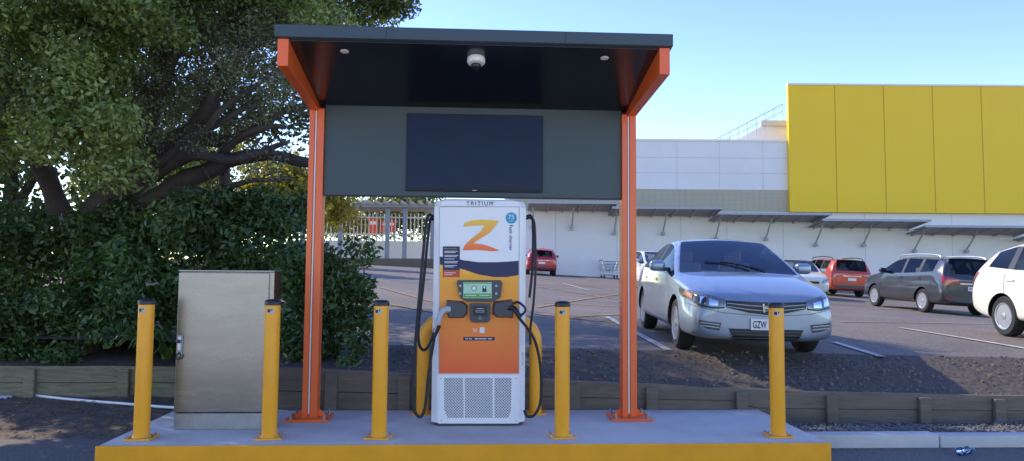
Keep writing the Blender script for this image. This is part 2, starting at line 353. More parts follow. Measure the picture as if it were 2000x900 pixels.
# timber walls
def timber_wall(name, label, x0, x1, y, zbot, ztop, m, posts, nb=2):
    t = thing(name, ((x0+x1)/2, y, zbot((x0+x1)/2)), label, 'retaining wall')
    for k in range(nb):
        bm = NB(); xs = np.linspace(x0, x1, 60)
        for i in range(len(xs)-1):
            a, b = xs[i], xs[i+1]
            def zz(x, f): return zbot(x)+(ztop(x)-zbot(x))*f+(.012*noise.noise(Vector((x*2.3, k*5, 1))) if f > .9 else 0)
            f0, f1 = k/nb, (k+1)/nb-.02
            j = .006*math.sin(k*3+1)
            vs = [(a,y+j,zz(a,f0)),(b,y+j,zz(b,f0)),(b,y+.05+j,zz(b,f0)),(a,y+.05+j,zz(a,f0)),(a,y+j,zz(a,f1)),(b,y+j,zz(b,f1)),(b,y+.05+j,zz(b,f1)),(a,y+.05+j,zz(a,f1))]
            vs = [bm.verts.new(p) for p in vs]
            for f in ((0,1,5,4),(4,5,6,7),(3,2,1,0),(2,3,7,6)): bm.faces.new([vs[q] for q in f])
        bmesh.ops.remove_doubles(bm, verts=bm.verts, dist=1e-5)
        mk('board', bm, m, t)
    for px in posts:
        bm = NB(); add_box(bm, (px-.06, y-.06, zbot(px)-.05), (px+.06, y-.004, ztop(px)-.035), bev=.012); mk('post', bm, m, t)
    return t
timber_wall('retaining_wall', 'low dark timber retaining wall below the car park behind the platform', -2.3, 14, YW-.02, lambda x: -.18 if x > 2.9 else -.05, wtop, m_timber, [onY(p, 780, YW).x for p in (648, 790, 1120, 1270, 1445, 1620, 1800, 1945, 2120)])
timber_wall('retaining_wall', 'pale mossy timber retaining wall left of the steel cabinet', -16, -2.1, 9.05, lambda x: -.1, lambda x: .27, m_timberg, [onY(p, 730, 9.05).x for p in (62, 245, 420, -150)])
# ------------------------------------------------------------------ foliage
def leaf_mesh(name, clumps, size, m, parent, asp=.45, seed=1):
    rg = np.random.default_rng(seed); V = []
    for c, r, n in clumps:
        d = rg.normal(size=(n, 3)); d /= np.linalg.norm(d, axis=1)[:, None]
        rad = rg.uniform(.12, 1, n)**.55
        p = np.array(c)[None]+d*rad[:, None]*np.array(r)[None]
        nrm = d*.6+rg.normal(size=(n, 3))*.55+np.array([0, 0, .45]); nrm /= np.linalg.norm(nrm, axis=1)[:, None]
        t = rg.normal(size=(n, 3)); t -= (t*nrm).sum(1)[:, None]*nrm; t /= np.linalg.norm(t, axis=1)[:, None]
        s = np.cross(nrm, t); l = size*rg.uniform(.6, 1.3, n)[:, None]
        a = p-t*l/2; b = p+t*l/2; k = p+t*l*.05
        V.append(np.stack([a, k+s*l*asp/2-nrm*l*.06, b-nrm*l*.08, k-s*l*asp/2-nrm*l*.06], 1))
    V = np.concatenate(V).reshape(-1, 3); loc = np.array(rootmat(parent).translation); V = V-loc
    n = len(V)//4; me = bpy.data.meshes.new(name); me.vertices.add(n*4); me.vertices.foreach_set('co', V.astype(np.float32).ravel())
    me.loops.add(n*4); me.loops.foreach_set('vertex_index', np.arange(n*4, dtype=np.int32)); me.polygons.add(n); me.polygons.foreach_set('loop_start', np.arange(0, n*4, 4, dtype=np.int32)); me.update(calc_edges=True); me.validate()
    me.materials.append(m); o = bpy.data.objects.new(name, me); C.objects.link(o); o.parent = parent; return o
def region(x0, x1, y0, y1, v0, v1, n, r0, r1, cnt, keep=None):
    out = []
    tries = 0
    while len(out) < n and tries < n*20:
        tries += 1
        px = random.uniform(x0, x1); py = random.uniform(y0, y1)
        if keep and not keep(px, py): continue
        r = random.uniform(r0, r1); c = onD(px, py, random.uniform(v0, v1))
        out.append(((c.x, c.y, c.z), (r, r, r*random.uniform(.6, .85)), int(cnt*(r/r1)**2)))
    return out
def limb(bm, pts, r0, r1, seg=9):
    p = spl([onD(*q) for q in pts], 6); n = len(p)
    p = [q+Vector((noise.noise(q*1.7), noise.noise(q*1.7+Vector((5,5,5))), noise.noise(q*1.7+Vector((9,1,3)))))*.1 for q in p]
    add_tube(bm, p, [(r0+(r1-r0)*(i/(n-1))**.8)*(1+.22*noise.noise(p[i]*4)) for i in range(n)], seg)
# big spreading tree
base = onD(165, 640, 10.2)
tree = thing('spreading_tree', (base.x, base.y, .3), 'large spreading tree with dark bent limbs and mottled crown rising behind the steel cabinet', 'tree')
bm = NB()
limb(bm, [(160,700,10.2),(165,560,10.2),(175,450,10.2),(225,370,10.1),(270,300,10),(300,210,9.8),(345,90,9.6),(380,-60,9.5)], .28, .09)
limb(bm, [(175,450,10.2),(240,420,10.1),(330,372,10),(420,330,9.9),(510,300,9.8),(620,320,9.7)], .2, .06)
limb(bm, [(215,410,10.2),(290,330,10.3),(360,270,10.5),(450,280,10.6),(540,235,10.8),(610,200,11)], .17, .05)
limb(bm, [(250,330,10.1),(330,290,9.9),(400,230,9.6),(440,150,9.5),(520,60,9.8),(640,-40,10.8)], .17, .05)
limb(bm, [(170,480,10.2),(90,350,10),(40,200,9.6),(-40,50,9.2)], .18, .05)
limb(bm, [(60,250,9.7),(110,130,9),(160,10,8.6),(220,-120,8.4)], .09, .03)
limb(bm, [(420,330,9.9),(480,260,9.6),(560,250,9.5)], .08, .025)
limb(bm, [(300,210,9.8),(240,110,9.2),(200,20,8.8)], .08, .02)
limb(bm, [(345,90,9.6),(460,20,10),(600,-60,10.8),(720,-90,11.3)], .09, .02)
limb(bm, [(330,372,10),(400,375,9.8),(470,360,9.6),(560,350,9.5)], .07, .02)
limb(bm, [(280,340,10),(370,310,9.6),(460,310,9.4),(560,275,9.3)], .11, .03)
limb(bm, [(230,380,10),(320,320,9.7),(420,250,9.5),(500,180,9.5)], .12, .03)
limb(bm, [(300,350,9.9),(380,290,9.5),(450,200,9.3),(560,130,9.4)], .09, .02)
for i in range(130):
    px = random.uniform(180, 620); py = random.uniform(40, 350); v = random.uniform(9.2, 11)
    dx = random.uniform(-70, 90); dy = random.uniform(-70, 40)
    limb(bm, [(px,py,v),(px+dx*.5,py+dy*.5+random.uniform(-15,15),v),(px+dx,py+dy,v+random.uniform(-.4,.4))], .016, .004, 5)
mk('trunk', bm, m_bark, tree, smooth=True, ang=180)
cl = region(-330, 250, -300, 330, 7.7, 9.0, 150, .24, .48, 900)
cl += region(180, 330, -200, 150, 8.2, 9.4, 40, .2, .42, 700)
cl += region(300, 640, -200, 60, 9, 11, 66, .25, .5, 660)
cl += region(560, 745, -250, 55, 10.2, 12.0, 50, .25, .5, 660)
cl += region(720, 795, -200, 38, 10.6, 11.8, 22, .16, .3, 360)
cl += region(-300, 520, -600, -250, 8.5, 12.0, 60, .5, .8, 420)
leaf_mesh('crown', cl, .072, l_tree, tree, .48, seed=2)
cl = region(240, 600, 30, 330, 8.9, 11.2, 175, .13, .34, 300, lambda x, y: y < 205 or random.random() < .2)
leaf_mesh('inner_foliage', cl, .05, l_twig, tree, .44, seed=3)
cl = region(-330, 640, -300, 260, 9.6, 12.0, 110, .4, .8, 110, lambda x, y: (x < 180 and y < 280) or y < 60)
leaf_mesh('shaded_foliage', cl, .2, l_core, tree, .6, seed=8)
# dark trees further behind on the left
b = onD(60, 620, 14); t2 = thing('shade_tree', (b.x, b.y, .5), 'dark dense tree standing behind the spreading tree at the far left', 'tree')
bm = NB(); limb(bm, [(40,640,14),(30,450,14),(10,250,14),(30,50,14)], .2, .06); limb(bm, [(30,420,14),(90,300,14),(130,180,14)], .1, .03); mk('trunk', bm, m_bark, t2, smooth=True, ang=180)
leaf_mesh('crown', region(-350, 260, -250, 520, 12.5, 15.5, 140, .5, .95, 320), .15, l_dark, t2, .55, seed=4)
b = onD(480, 500, 17); t3 = thing('shade_tree', (b.x, b.y, .8), 'shadowed tree seen behind the long bent limbs left of the shelter', 'tree')
bm = NB(); limb(bm, [(430,520,17),(440,300,17),(470,60,17)], .2, .05); mk('trunk', bm, m_bark, t3, smooth=True, ang=180)
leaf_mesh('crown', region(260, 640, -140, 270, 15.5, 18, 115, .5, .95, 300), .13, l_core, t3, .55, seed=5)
# shrubs
def shrub(name, label, regs, stem, size, m, seed, cat='shrub', asp=.42):
    b = onD(*stem); t = thing(name, (b.x, b.y, .2), label, cat); cl = []
    for r in regs: cl += region(*r)
    bm = NB()
    for i in range(5):
        px, py, v = stem; dx = random.uniform(-90, 90)
        limb(bm, [(px+dx*.1,py,v),(px+dx*.6,py-90,v),(px+dx,py-190,v+random.uniform(-.2,.2))], .025, .006, 6)
    mk('stem', bm, m_bark, t, smooth=True, ang=180); leaf_mesh('foliage', cl, size, m, t, asp, seed=seed); return t
shrub('leafy_shrub', 'dark leafy shrub at the far left behind the mossy timber wall', [(-150,230,440,650,9.4,10.6,80,.22,.42,460), (-150, 170, 395, 470, 10.4, 11.2, 26, .24, .4, 380), (-150, 200, 560, 690, 9.3, 9.8, 20, .18, .3, 280)], (80,700,9.8), .095, l_dark, 11)
shrub('leafy_shrub', 'dark glossy leafed shrub directly behind the brushed steel cabinet', [(210,610,410,640,9.2,10.4,100,.2,.42,460), (340,600,378,450,9.6,10.4,30,.14,.28,280)], (420,700,9.6), .095, l_dark, 12)
shrub('leafy_shrub', 'shrub spilling out to the right of the left orange post', [(560,700,490,690,8.15,8.8,46,.14,.26,300), (660,742,520,640,8.2,8.7,14,.07,.13,110), (600,720,620,715,8.1,8.5,14,.1,.18,170)], (640,720,8.5), .08, l_dark, 13)
for i, (x0, x1, y0, y1, v, lab) in enumerate(((490,600,320,430,30,'sunlit yellow green tree glimpsed left of the left orange post'), (560,680,350,430,38,'small pale tree between the left orange post and the covered walkway'), (340,480,285,420,34,'far bright tree showing through gaps under the bent limbs'))):
    shrub('distant_tree', lab, [(x0,x1,y0,y1,v-1,v+1,32,.6,1.2,260)], ((x0+x1)/2, 500, v), .28, l_far, 20+i, 'tree')
shrub('distant_tree', 'far green tree filling the gap beside the big trunk', [(170,370,300,430,25,28,34,.6,1.2,260)], (270, 500, 26), .26, l_far2, 25, 'tree')
for i, (x0, x1, lab) in enumerate(((630,745,'far green tree behind the left half of the covered walkway'), (735,860,'far green tree behind the right half of the covered walkway'))):
    shrub('distant_tree', lab, [(x0,x1,385,450,68,74,26,1.2,2.2,220)], ((x0+x1)/2, 500, 70), .5, l_far2 if i else l_far, 30+i, 'tree')
# strap leaved clump
def strap(label, px, py, y, n, ln, seed):
    rg = random.Random(seed); b = onY(px, py, y); t = thing('strap_leaf_plant', b, label, 'plant'); bm = NB()
    for i in range(n):
        a = rg.uniform(0, 6.28); l = ln*rg.uniform(.6, 1.1); d = Vector((math.cos(a), math.sin(a), 0)); s = Vector((-d.y, d.x, 0)); pr = None
        o = b+d*rg.uniform(0, .05); up = rg.uniform(.7, 1.2)
        for k in range(9):
            f = k/8; c = o+d*(l*.75*f*f+.1*l*f)+Vector((0, 0, l*up*(f-.75*f*f*f))); wd = .016*(1-f**3)+.002
            row = [bm.verts.new(c-s*wd), bm.verts.new(c+s*wd)]
            if pr: bm.faces.new((pr[0], pr[1], row[1], row[0]))
            pr = row
    mk('leaves', bm, l_strap, t, norm=False)
strap('strap leaved plant arching over the mossy timber wall beside the cabinet', 285, 690, 8.95, 60, .62, 1)
strap('small strap leaved plant at the foot of the shrub behind the steel cabinet', 325, 700, 8.9, 26, .38, 2)
# litter leaves
bm = NB()
for i in range(2600):
    x = random.uniform(-12, -2.4); y = random.uniform(7.15, 9.0) if x < XS0-.05 else random.uniform(YW, 9.0)
    if x >= XS0-.05: z = -.03
    else: z = fverge((x+16)/(16+XS0), (y-7.05)/2.05)[2]+.012
    s = random.uniform(.012, .035); a = random.uniform(0, 6.28); d = Vector((math.cos(a), math.sin(a), random.uniform(-.3, .3)))*s; e = Vector((-d.y, d.x, random.uniform(-.3, .3)*s))*.5; c = Vector((x, y, z+.004))
    add_poly(bm, (c-d, c+e, c+d, c-e))
tag(mk('leaf_litter', bm, l_litter, norm=False), 'dead leaves scattered over the bare soil verge', 'leaves', kind='stuff')
# hose and litter
hp = [onZ(-40, 764, -.06), onZ(40, 768, -.06), onZ(130, 778, -.07), onZ(240, 787, -.07), onZ(345, 795, -.06), onZ(460, 797, -.03), onZ(580, 804, -.02), onZ(600, 800, -.03)]
bm = NB(); add_tube(bm, spl(hp, 8), .014, 8); tag(mk('hose', bm, m_white, smooth=True), 'thin white hose lying along the soil verge', 'hose')
def scrap(label, p, s, seed):
    rg = random.Random(seed); bm = NB(); add_grid(bm, lambda a, b: (p.x+(a-.5)*s, p.y+(b-.5)*s*.6, p.z+.01+rg.uniform(0, s*.35)), 4, 3); tag(mk('paper_scrap', bm, m_paper, smooth=True, ang=180), label, 'litter')
scrap('crumpled white paper scrap on the soil at the far left', onZ(14, 780, -.1), .13, 1)
scrap('white paper scrap caught on the shrub above the first yellow bollard', onD(297, 560, 9.0), .15, 2)
bt = onZ(1872, 889, -.15); bm = NB(); M = T(bt.x, bt.y, -.115) @ Matrix.Rotation(R(25), 4, 'Z') @ Matrix.Rotation(R(90), 4, 'Y')
add_lathe(bm, [(.018,-.02),(.033,0),(.035,.05),(.028,.07),(.034,.1),(.033,.14),(.014,.17),(.013,.19)], M, 12)
tb = thing('plastic_bottle', (bt.x, bt.y, -.15), 'crushed clear plastic bottle on the road at bottom right', 'bottle')
mk('bottle_body', bm, glassmat('bottle_plastic', (.75,.8,.9), 1.4), tb, smooth=True)
bm = NB(); add_lathe(bm, [(.015,.19),(.015,.205)], M, 12); mk('bottle_cap', bm, m_blue, tb)
# ------------------------------------------------------------------ bollards
YB = sum(onZ(p, 853, 0).y for p in (277, 527, 741, 1098, 1520))/5
def bollard0():
    t = thing('bollard', (0,0,0), 'x', 'bollard')
    bm = NB(); add_lathe(bm, [(.062,.01),(.062,1.085)], Matrix(), 32); mk('post', bm, m_boll, t, True, False)
    bm = NB(); add_lathe(bm, [(.066,1.075),(.067,1.1),(.062,1.112),(.05,1.12),(.02,1.124)], Matrix(), 32); mk('cap', bm, m_blk, t, True, False)
    bm = NB(); add_box(bm, (-.105,-.1,0), (.105,.1,.014), bev=.004); bp = mk('base_plate', bm, m_boll, t, False, False)
    bm = NB(); add_lathe(bm, [(.072,.014),(.064,.03)], Matrix(), 32); mk('weld_collar', bm, m_boll, bp, True, False)
    for sx in (-1, 1):
        for sy in (-1, 1):
            bm = NB(); add_lathe(bm, [(.012,.014),(.012,.026),(.006,.026),(.006,.036)], T(sx*.083, sy*.078, 0), 6); mk('bolt', bm, m_steel2, bp, False, False)
    bm = NB(); r = .0632; prev = None
    for k in range(9):
        a = R(-128+k*6.5); q = [bm.verts.new((r*math.cos(a), r*math.sin(a), z)) for z in (1.012, 1.05)]
        if prev: bm.faces.new((prev[0], q[0], q[1], prev[1]))
        prev = q
    lb = mk('label', bm, m_lgrey, t, False, False)
    bm = NB(); r = .0636
    for (a0, a1, z0, z1) in ((-125,-102,1.018,1.044),(-96,-88,1.03,1.046)):
        prev = None
        for k in range(5):
            a = R(a0+(a1-a0)*k/4); q = [bm.verts.new((r*math.cos(a), r*math.sin(a), z)) for z in (z0, z1)]
            if prev: bm.faces.new((prev[0], q[0], q[1], prev[1]))
            prev = q
    mk('label_print', bm, m_blk, lb, False, False)
    return t
b0 = bollard0()
for i, (px, rot, lab) in enumerate(((278,0,'leftmost yellow bollard, at the left end of the platform before the steel cabinet'), (527,.15,'yellow bollard overlapping the right edge of the steel cabinet'), (741,-.1,'yellow bollard between the left orange post and the charger'), (1098,.1,'yellow bollard between the charger and the right orange post'), (1519,-.05,'rightmost yellow bollard, standing in front of the silver sedan'))):
    o = b0 if i == 0 else copy_tree(b0)
    o.location = (onY(px, 800, YB).x, YB, 0); o.rotation_euler = (0, 0, rot); o['label'] = lab; o['group'] = 'yellow bollards along the platform'
# ------------------------------------------------------------------ shelter
YP = (onZ(603, 817, 0).y+onZ(1227, 817, 0).y)/2
XL = onY(618, 300, YP).x; XR = onY(1228, 300, YP).x
zB = onY(923, 209, YP).z; zPb = onY(923, 385, YP).z
XLo, XRo = XL-.07, XR+.07
YF = (onX(540, 73, XLo).y+onX(1310, 90, XRo).y)/2; zF = onY(925, 81, YF).z; zFt = onY(925, 57, YF).z
sh = thing('shelter', ((XL+XR)/2, YP, 0), 'orange posted shelter with dark slate canopy and screen panel over the charger', 'shelter')
YBk = YP+.32; sl_ = (zF-zB)/(YP-YF)
zBk = zB-sl_*(YBk-YP)
bm = NB(); add_prism(bm, [(YF,zF),(YF,zFt),(YBk,zBk+.11),(YBk,zBk)], 'X', XLo-.02, XRo+.02, bev=.006); roof = mk('roof', bm, m_slate, sh)
for px in (755, 1105):
    x = onY(px, 65, YF).x; bm = NB(); add_box(bm, (x-.0025, YF-.0015, zF+.004), (x+.0025, YF+.001, zFt-.004)); mk('panel_joint', bm, m_blk, roof)
def ceil(y): return zB+sl_*(YP-y)
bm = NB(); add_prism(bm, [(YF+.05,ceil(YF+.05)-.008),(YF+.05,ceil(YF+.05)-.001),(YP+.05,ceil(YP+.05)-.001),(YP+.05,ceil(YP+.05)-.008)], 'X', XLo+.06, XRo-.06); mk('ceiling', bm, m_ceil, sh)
for s, X in ((-1, XL), (1, XR)):
    bm = NB(); add_box(bm, (X-.068, YP, .02), (X+.068, YP+.13, zB-.05), bev=.004)
    add_box(bm, (X-.068, YP-.022, .02), (X-.019, YP-.001, zB-.05), bev=.003); add_box(bm, (X+.005, YP-.022, .02), (X+.068, YP-.001, zB-.05), bev=.003)
    po = mk('post', bm, m_orange, sh)
    bm = NB(); add_box(bm, (X-.013, YP-.018, .05), (X-.001, YP-.002, zB-.07)); mk('pale_strip', bm, m_strip, po)  # narrow white strip set in the groove of the post
    bm = NB(); add_box(bm, (X-.19, YP-.15, 0), (X+.19, YP+.2, .022), bev=.004); pl = mk('base_plate', bm, m_orange, sh)
    for bx in (-.15, .15):
        for by in (-.11, .16):
            bm = NB(); add_lathe(bm, [(.02,.022),(.02,.028),(.014,.028),(.014,.045),(.008,.045),(.008,.065)], T(X+bx, YP+by, 0), 8); mk('bolt', bm, m_steel2, pl)
    for bx in (-1, 1):
        bm = NB(); add_prism(bm, [(X+bx*.067,.022),(X+bx*.15,.022),(X+bx*.067,.1)], 'Y', YP+.04, YP+.052); mk('gusset', bm, m_orange, pl)
    zb = onY(540 if s < 0 else 1308, 129 if s < 0 else 146, YF+.03).z
    xo = XLo if s < 0 else XRo; xi = xo-s*.085
    bm = NB(); add_prism(bm, [(YF+.03,ceil(YF+.03)-.002),(YF+.03,zb),(YP+.13,zB-.075),(YP+.13,ceil(YP+.13)-.002)], 'X', min(xo, xi), max(xo, xi), bev=.004); mk('arm', bm, m_orange, sh)
bm = NB(); add_box(bm, (XL+.07, YP+.015, zPb), (XR-.07, YP+.16, zB+.02), bev=.004); pan = mk('back_panel', bm, m_slate, sh)
a = onY(795, 222, YP-.005); b = onY(1060, 377, YP-.005)
bm = NB(); add_box(bm, (a.x, YP-.012, b.z), (b.x, YP+.012, a.z), bev=.003); scr = mk('screen', bm, m_bez, sh)
bm = NB(); add_box(bm, (a.x+.012, YP-.015, b.z+.025), (b.x-.012, YP-.013, a.z-.012)); mk('display', bm, m_scr, scr)
bm = NB(); cx = (a.x+b.x)/2; add_box(bm, (cx-.02, YP-.0145, b.z+.008), (cx+.02, YP-.0125, b.z+.015)); mk('badge', bm, m_lgrey, scr)
def onceil(px, py):
    d = ray(px, py); lo, hi = 4., 9.
    for _ in range(40):
        m = (lo+hi)/2; p = CAM+d*m
        if p.z > ceil(p.y)-.008: hi = m
        else: lo = m
    return CAM+d*lo
tilt = Matrix.Rotation(math.atan(-sl_), 4, 'X')
m_dl = mat('downlight_lens', (.75,.6,.5), .5)
for px, py in ((673,101),(1181,114)):
    p = onceil(px, py); bm = NB(); add_lathe(bm, [(.034,0),(.034,-.003),(.029,-.005)], T(*p) @ tilt, 24); dl = mk('downlight', bm, m_white, sh, smooth=True)
    bm = NB(); add_lathe(bm, [(.026,-.005),(.026,-.006)], T(*p) @ tilt, 20); mk('lens', bm, m_dl, dl)
p = onceil(930, 114); cmt = thing('security_camera', p, 'white dome security camera hanging under the middle of the canopy', 'camera')
bm = NB(); add_lathe(bm, [(.07,.0),(.074,-.01),(.074,-.04),(.066,-.052),(.047,-.056)], T(*p) @ tilt, 32); mk('housing', bm, m_white, cmt, smooth=True)
bm = NB(); bmesh.ops.create_uvsphere(bm, u_segments=24, v_segments=12, radius=.042, matrix=T(p.x, p.y+.004, p.z-.06)); mk('dome', bm, mat('smoked_dome', (.01,.01,.012), .08), cmt, smooth=True)
for dx in (-.02, .03):
    bm = NB(); add_box(bm, (p.x+dx-.004, p.y-.077, p.z-.037), (p.x+dx+.004, p.y-.072, p.z-.03)); mk('marking', bm, m_lgrey, cmt)
# ------------------------------------------------------------------ charger
YC = (onZ(850, 831, 0).y+onZ(1020, 831, 0).y)/2
def cp(px, py, e=0.): return onY(px, py, YC-e)
xl = cp(845, 600).x; xr = cp(1027, 600).x; ztop = cp(937, 389).z; zsh = cp(937, 404).z
ch = thing('charging_station', ((xl+xr)/2, YC, 0), 'tall white and orange vehicle charging station with two black cables', 'charging station')
def prof(x0, x1, y0, y1, c): return [(x0,y1),(x0,y0+c),(x0+c,y0),(x1-c,y0),(x1,y0+c),(x1,y1)]
bm = NB(); add_prism(bm, prof(xl, xr, YC, YC+.52, .05), 'Z', .03, zsh, bev=.004); mk('housing', bm, m_white, ch)
bm = NB()
p0 = prof(xl, xr, YC, YC+.52, .05); p1 = prof(xl+.02, xr-.02, YC+.006, YC+.5, .06); p2 = prof(xl+.09, xr-.09, YC+.03, YC+.47, .06)
rg = [[bm.verts.new((x, y, z)) for x, y in pp] for pp, z in ((p0, zsh+.002), (p1, zsh+.05), (p2, ztop))]
for i in range(2):
    for k in range(6): bm.faces.new((rg[i][k], rg[i][(k+1) % 6], rg[i+1][(k+1) % 6], rg[i+1][k]))
bm.faces.new(rg[0][::-1]); bm.faces.new(rg[2]); mk('top_cap', bm, m_white, ch)
bm = NB(); add_prism(bm, prof(xl+.02, xr-.02, YC+.02, YC+.5, .05), 'Z', 0, .03); mk('plinth', bm, m_grey, ch)
def decal(name, polys, m, e=.002, parent=ch):
    bm = NB()
    for pl in polys:
        f = add_poly(bm, [cp(x, y, e) for x, y in pl])
    bmesh.ops.triangulate(bm, faces=bm.faces, ngon_method='EAR_CLIP')
    for f in bm.faces:
        f.normal_update()
        if f.normal.y > 0: f.normal_flip()
    return mk(name, bm, m, parent, norm=False)
def decals(name, polys, m, e, parent):
    for pl in polys: decal(name, [pl], m, e, parent)
def pbox(name, poly, e0, e1, m, parent=ch, bev=.003):
    bm = NB(); q = [cp(x, y) for x, y in poly]; add_prism(bm, [(v.x, v.z) for v in q], 'Y', YC-e1, YC-e0, bev); return mk(name, bm, m, parent)
zo0 = cp(935, 728).z; zo1 = cp(935, 520).z
m_og = gradmat('orange_gradient_print', ((.92,.105,.015), (.99,.43,.02)), zo0, zo1)
fp = decal('front_graphic', [[(859,515),(880,516),(905,520),(935,531),(965,537),(990,537),(1013,534)]+[(1013,728),(857,728)]], m_og, .0015)
decal('navy_swoosh', [[(859,500),(880,502),(905,507),(935,511),(965,511),(990,510),(1013,508),(1013,536),(990,540),(965,540),(935,535),(905,525),(880,518),(859,515.5)]], m_navy, .003, fp)
zlog = gradmat('logo_gradient', ((.92,.11,.012), (.98,.52,.03)), cp(935, 487).z, cp(935, 433).z)
decal('emblem', [[(904,444),(909,435),(920,431.5),(938,429.8),(956,430.2),(974,431.5),(966,443),(950,441),(934,441),(918,442)]], zlog, .003)
decal('emblem', [[(946,439.5),(974,431.6),(969,441),(960,450),(949,458),(936,466),(923,475),(908,488),(903.5,487),(907,479),(914,471),(925,462),(936,453),(944,446)]], zlog, .004)
decal('emblem', [[(904,487.5),(913,476.5),(926,474),(940,475.5),(955,479.5),(976,488),(962,489.5),(946,488),(930,486.5),(917,487.5)]], zlog, .005)
seam = decal('panel_seam', [[(859,404),(1014,404),(1014,405.3),(859,405.3)], [(857,728.5),(1014,728.5),(1014,730),(857,730)], [(857.6,405),(858.8,405),(857.2,728),(856,728)], [(1013.6,405),(1014.8,405),(1014.4,728),(1013.2,728)]], m_gseam, .003)
mk('brand_lettering', text_bm('TRITIUM', cp(937, 398, .005), (1,0,0), (0,0,1), cp(963,398).x-cp(911,398).x, cp(937,394).z-cp(937,402).z, .0, 1.35), m_grey, ch)
def circ(cx, cy, r, n=28): return [(cx+r*math.cos(2*math.pi*k/n), cy+r*math.sin(2*math.pi*k/n)) for k in range(n)]
bd = decal('power_badge', [circ(998.5, 426.5, 11)], m_blue, .003)
mk('badge_lettering', text_bm('75', cp(998.5, 424.5, .005), (1,0,0), (0,0,1), cp(1004,420).x-cp(993,420).x, None, .01), m_wprint, bd)
mk('badge_lettering', text_bm('kW', cp(998.5, 432, .005), (1,0,0), (0,0,1), cp(1001.5,420).x-cp(995.5,420).x, None), m_wprint, bd)
mk('side_lettering', text_bm('Fast charger', cp(997, 464, .004), (0,0,-1), (1,0,0), cp(997,440).z-cp(997,488).z, None, .018, 1.1), m_teal, ch)
ns = decal('instruction_sticker', [[(865,480),(898,480),(898,527),(865,527)]], m_navy, .005)
decal('red_sticker', [[(865,527.5),(898,527.5),(898,540),(865,540)]], m_red, .005)
decal('sticker_print', [[(868,y),(868+l,y),(868+l,y+1.1),(868,y+1.1)] for y, l in ((489,26),(491.5,22),(497,27),(499.5,24),(504,20),(509,26),(511.5,25),(517,24),(519.5,18),(531,22),(534.5,16))], m_wprint, .0062)
mk('sticker_lettering', text_bm('How to use this', cp(880, 484, .0065), (1,0,0), (0,0,1), cp(893,420).x-cp(868,420).x, None), mat('yellow_print', (.75,.5,.1), .4), ch)
scu = pbox('control_panel', [(894,546),(977,546),(981,552),(977,580),(962,588),(912,588),(899,580),(892,552)], .0, .035, m_grey)
pbox('display', [(905,550),(960,550),(960,581),(905,581)], .0355, .039, m_lcd, scu, .001)
decals('display_print', [[(906,572),(959,572),(959,580),(906,580)], [(906,551),(959,551),(959,553),(906,553)]], m_green, .0395, scu)
decals('display_icon', [circ(926,562,5.2), [(942.5,557.5),(949.5,557.5),(949.5,563),(950.5,569),(941.5,569),(942.5,563)]], m_navy, .0398, scu)
decals('display_icon', [circ(926,562,4), circ(946,560,2)], m_wprint, .0402, scu)
decals('display_line', [[(909,575),(930,575),(930,576.2),(909,576.2)], [(936,575),(956,575),(956,576.2),(936,576.2)]], m_wprint, .0402, scu)
for cx, cy in ((899,557),(899,572),(969,557),(969,572)):
    c = cp(cx, cy); bm = NB(); add_lathe(bm, [(.011,0),(.011,.008),(.008,.01)], T(c.x, YC-.034, c.z) @ Matrix.Rotation(R(90), 4, 'X'), 16); mk('button', bm, m_lgrey, scu)
pt = pbox('payment_terminal', [(918,591),(957,591),(957,622),(952,628),(923,628),(918,622)], 0, .045, m_grey)
pbox('card_reader', [(924,596),(951,596),(951,615),(924,615)], .0455, .05, m_blk, pt, .001)
decals('card_symbol', [[(931,601),(944,601),(944,602.3),(931,602.3)], [(930,605),(945,605),(945,609),(930,609)], circ(937.5,620,3)], m_lgrey, .0506, pt)
decals('card_symbol', [[(931,605.8),(944,605.8),(944,608.2),(931,608.2)], circ(937.5,620,2)], m_navy, .0512, pt)
def holster(poly, name='holster'):
    bm = NB(); q = [cp(x, y) for x, y in poly]; n = len(q); cx = sum(v.x for v in q)/n; cz = sum(v.z for v in q)/n
    A = [bm.verts.new((v.x, YC-.001, v.z)) for v in q]; B = [bm.verts.new((cx+(v.x-cx)*.82, YC-.09, cz+(v.z-cz)*.78)) for v in q]
    for i in range(n): bm.faces.new((A[i], A[(i+1) % n], B[(i+1) % n], B[i]))
    bm.faces.new(B); bm.faces.new(A[::-1]); return mk(name, bm, m_grey, ch)
holster([(873,584),(905,587),(914,595),(913,612),(905,620),(876,620),(870,603)]); holster([(965,587),(1000,583),(1005,603),(1001,620),(970,619),(962,612),(962,595)])
decal('lower_print', [[(905,657),(966,657),(966,664),(905,664)]], m_navy, .003)
decal('lower_print', [[(909+i*2.6,659.5),(911+i*2.6,659.5),(911+i*2.6,661.5),(909+i*2.6,661.5)] for i in (0,1,3,4,7,8,9,10,11,12,13,14,15,17,18,19)], m_wprint, .0036)
decals('lower_print', [[(924,641),(932,641),(932,642.2),(924,642.2)], [(924,645),(931,645),(931,646.2),(924,646.2)], [(937,638),(946,638),(946,649),(937,649)]], m_wprint, .003, ch)
mk('side_lettering', text_bm('TRITIUM', cp(1020.5, 702, .004) + Vector((0,.02,0)), (0,0,1), (-.85,.53,0), cp(1020,688).z-cp(1020,716).z, None, .0, 1.2), m_grey, ch)
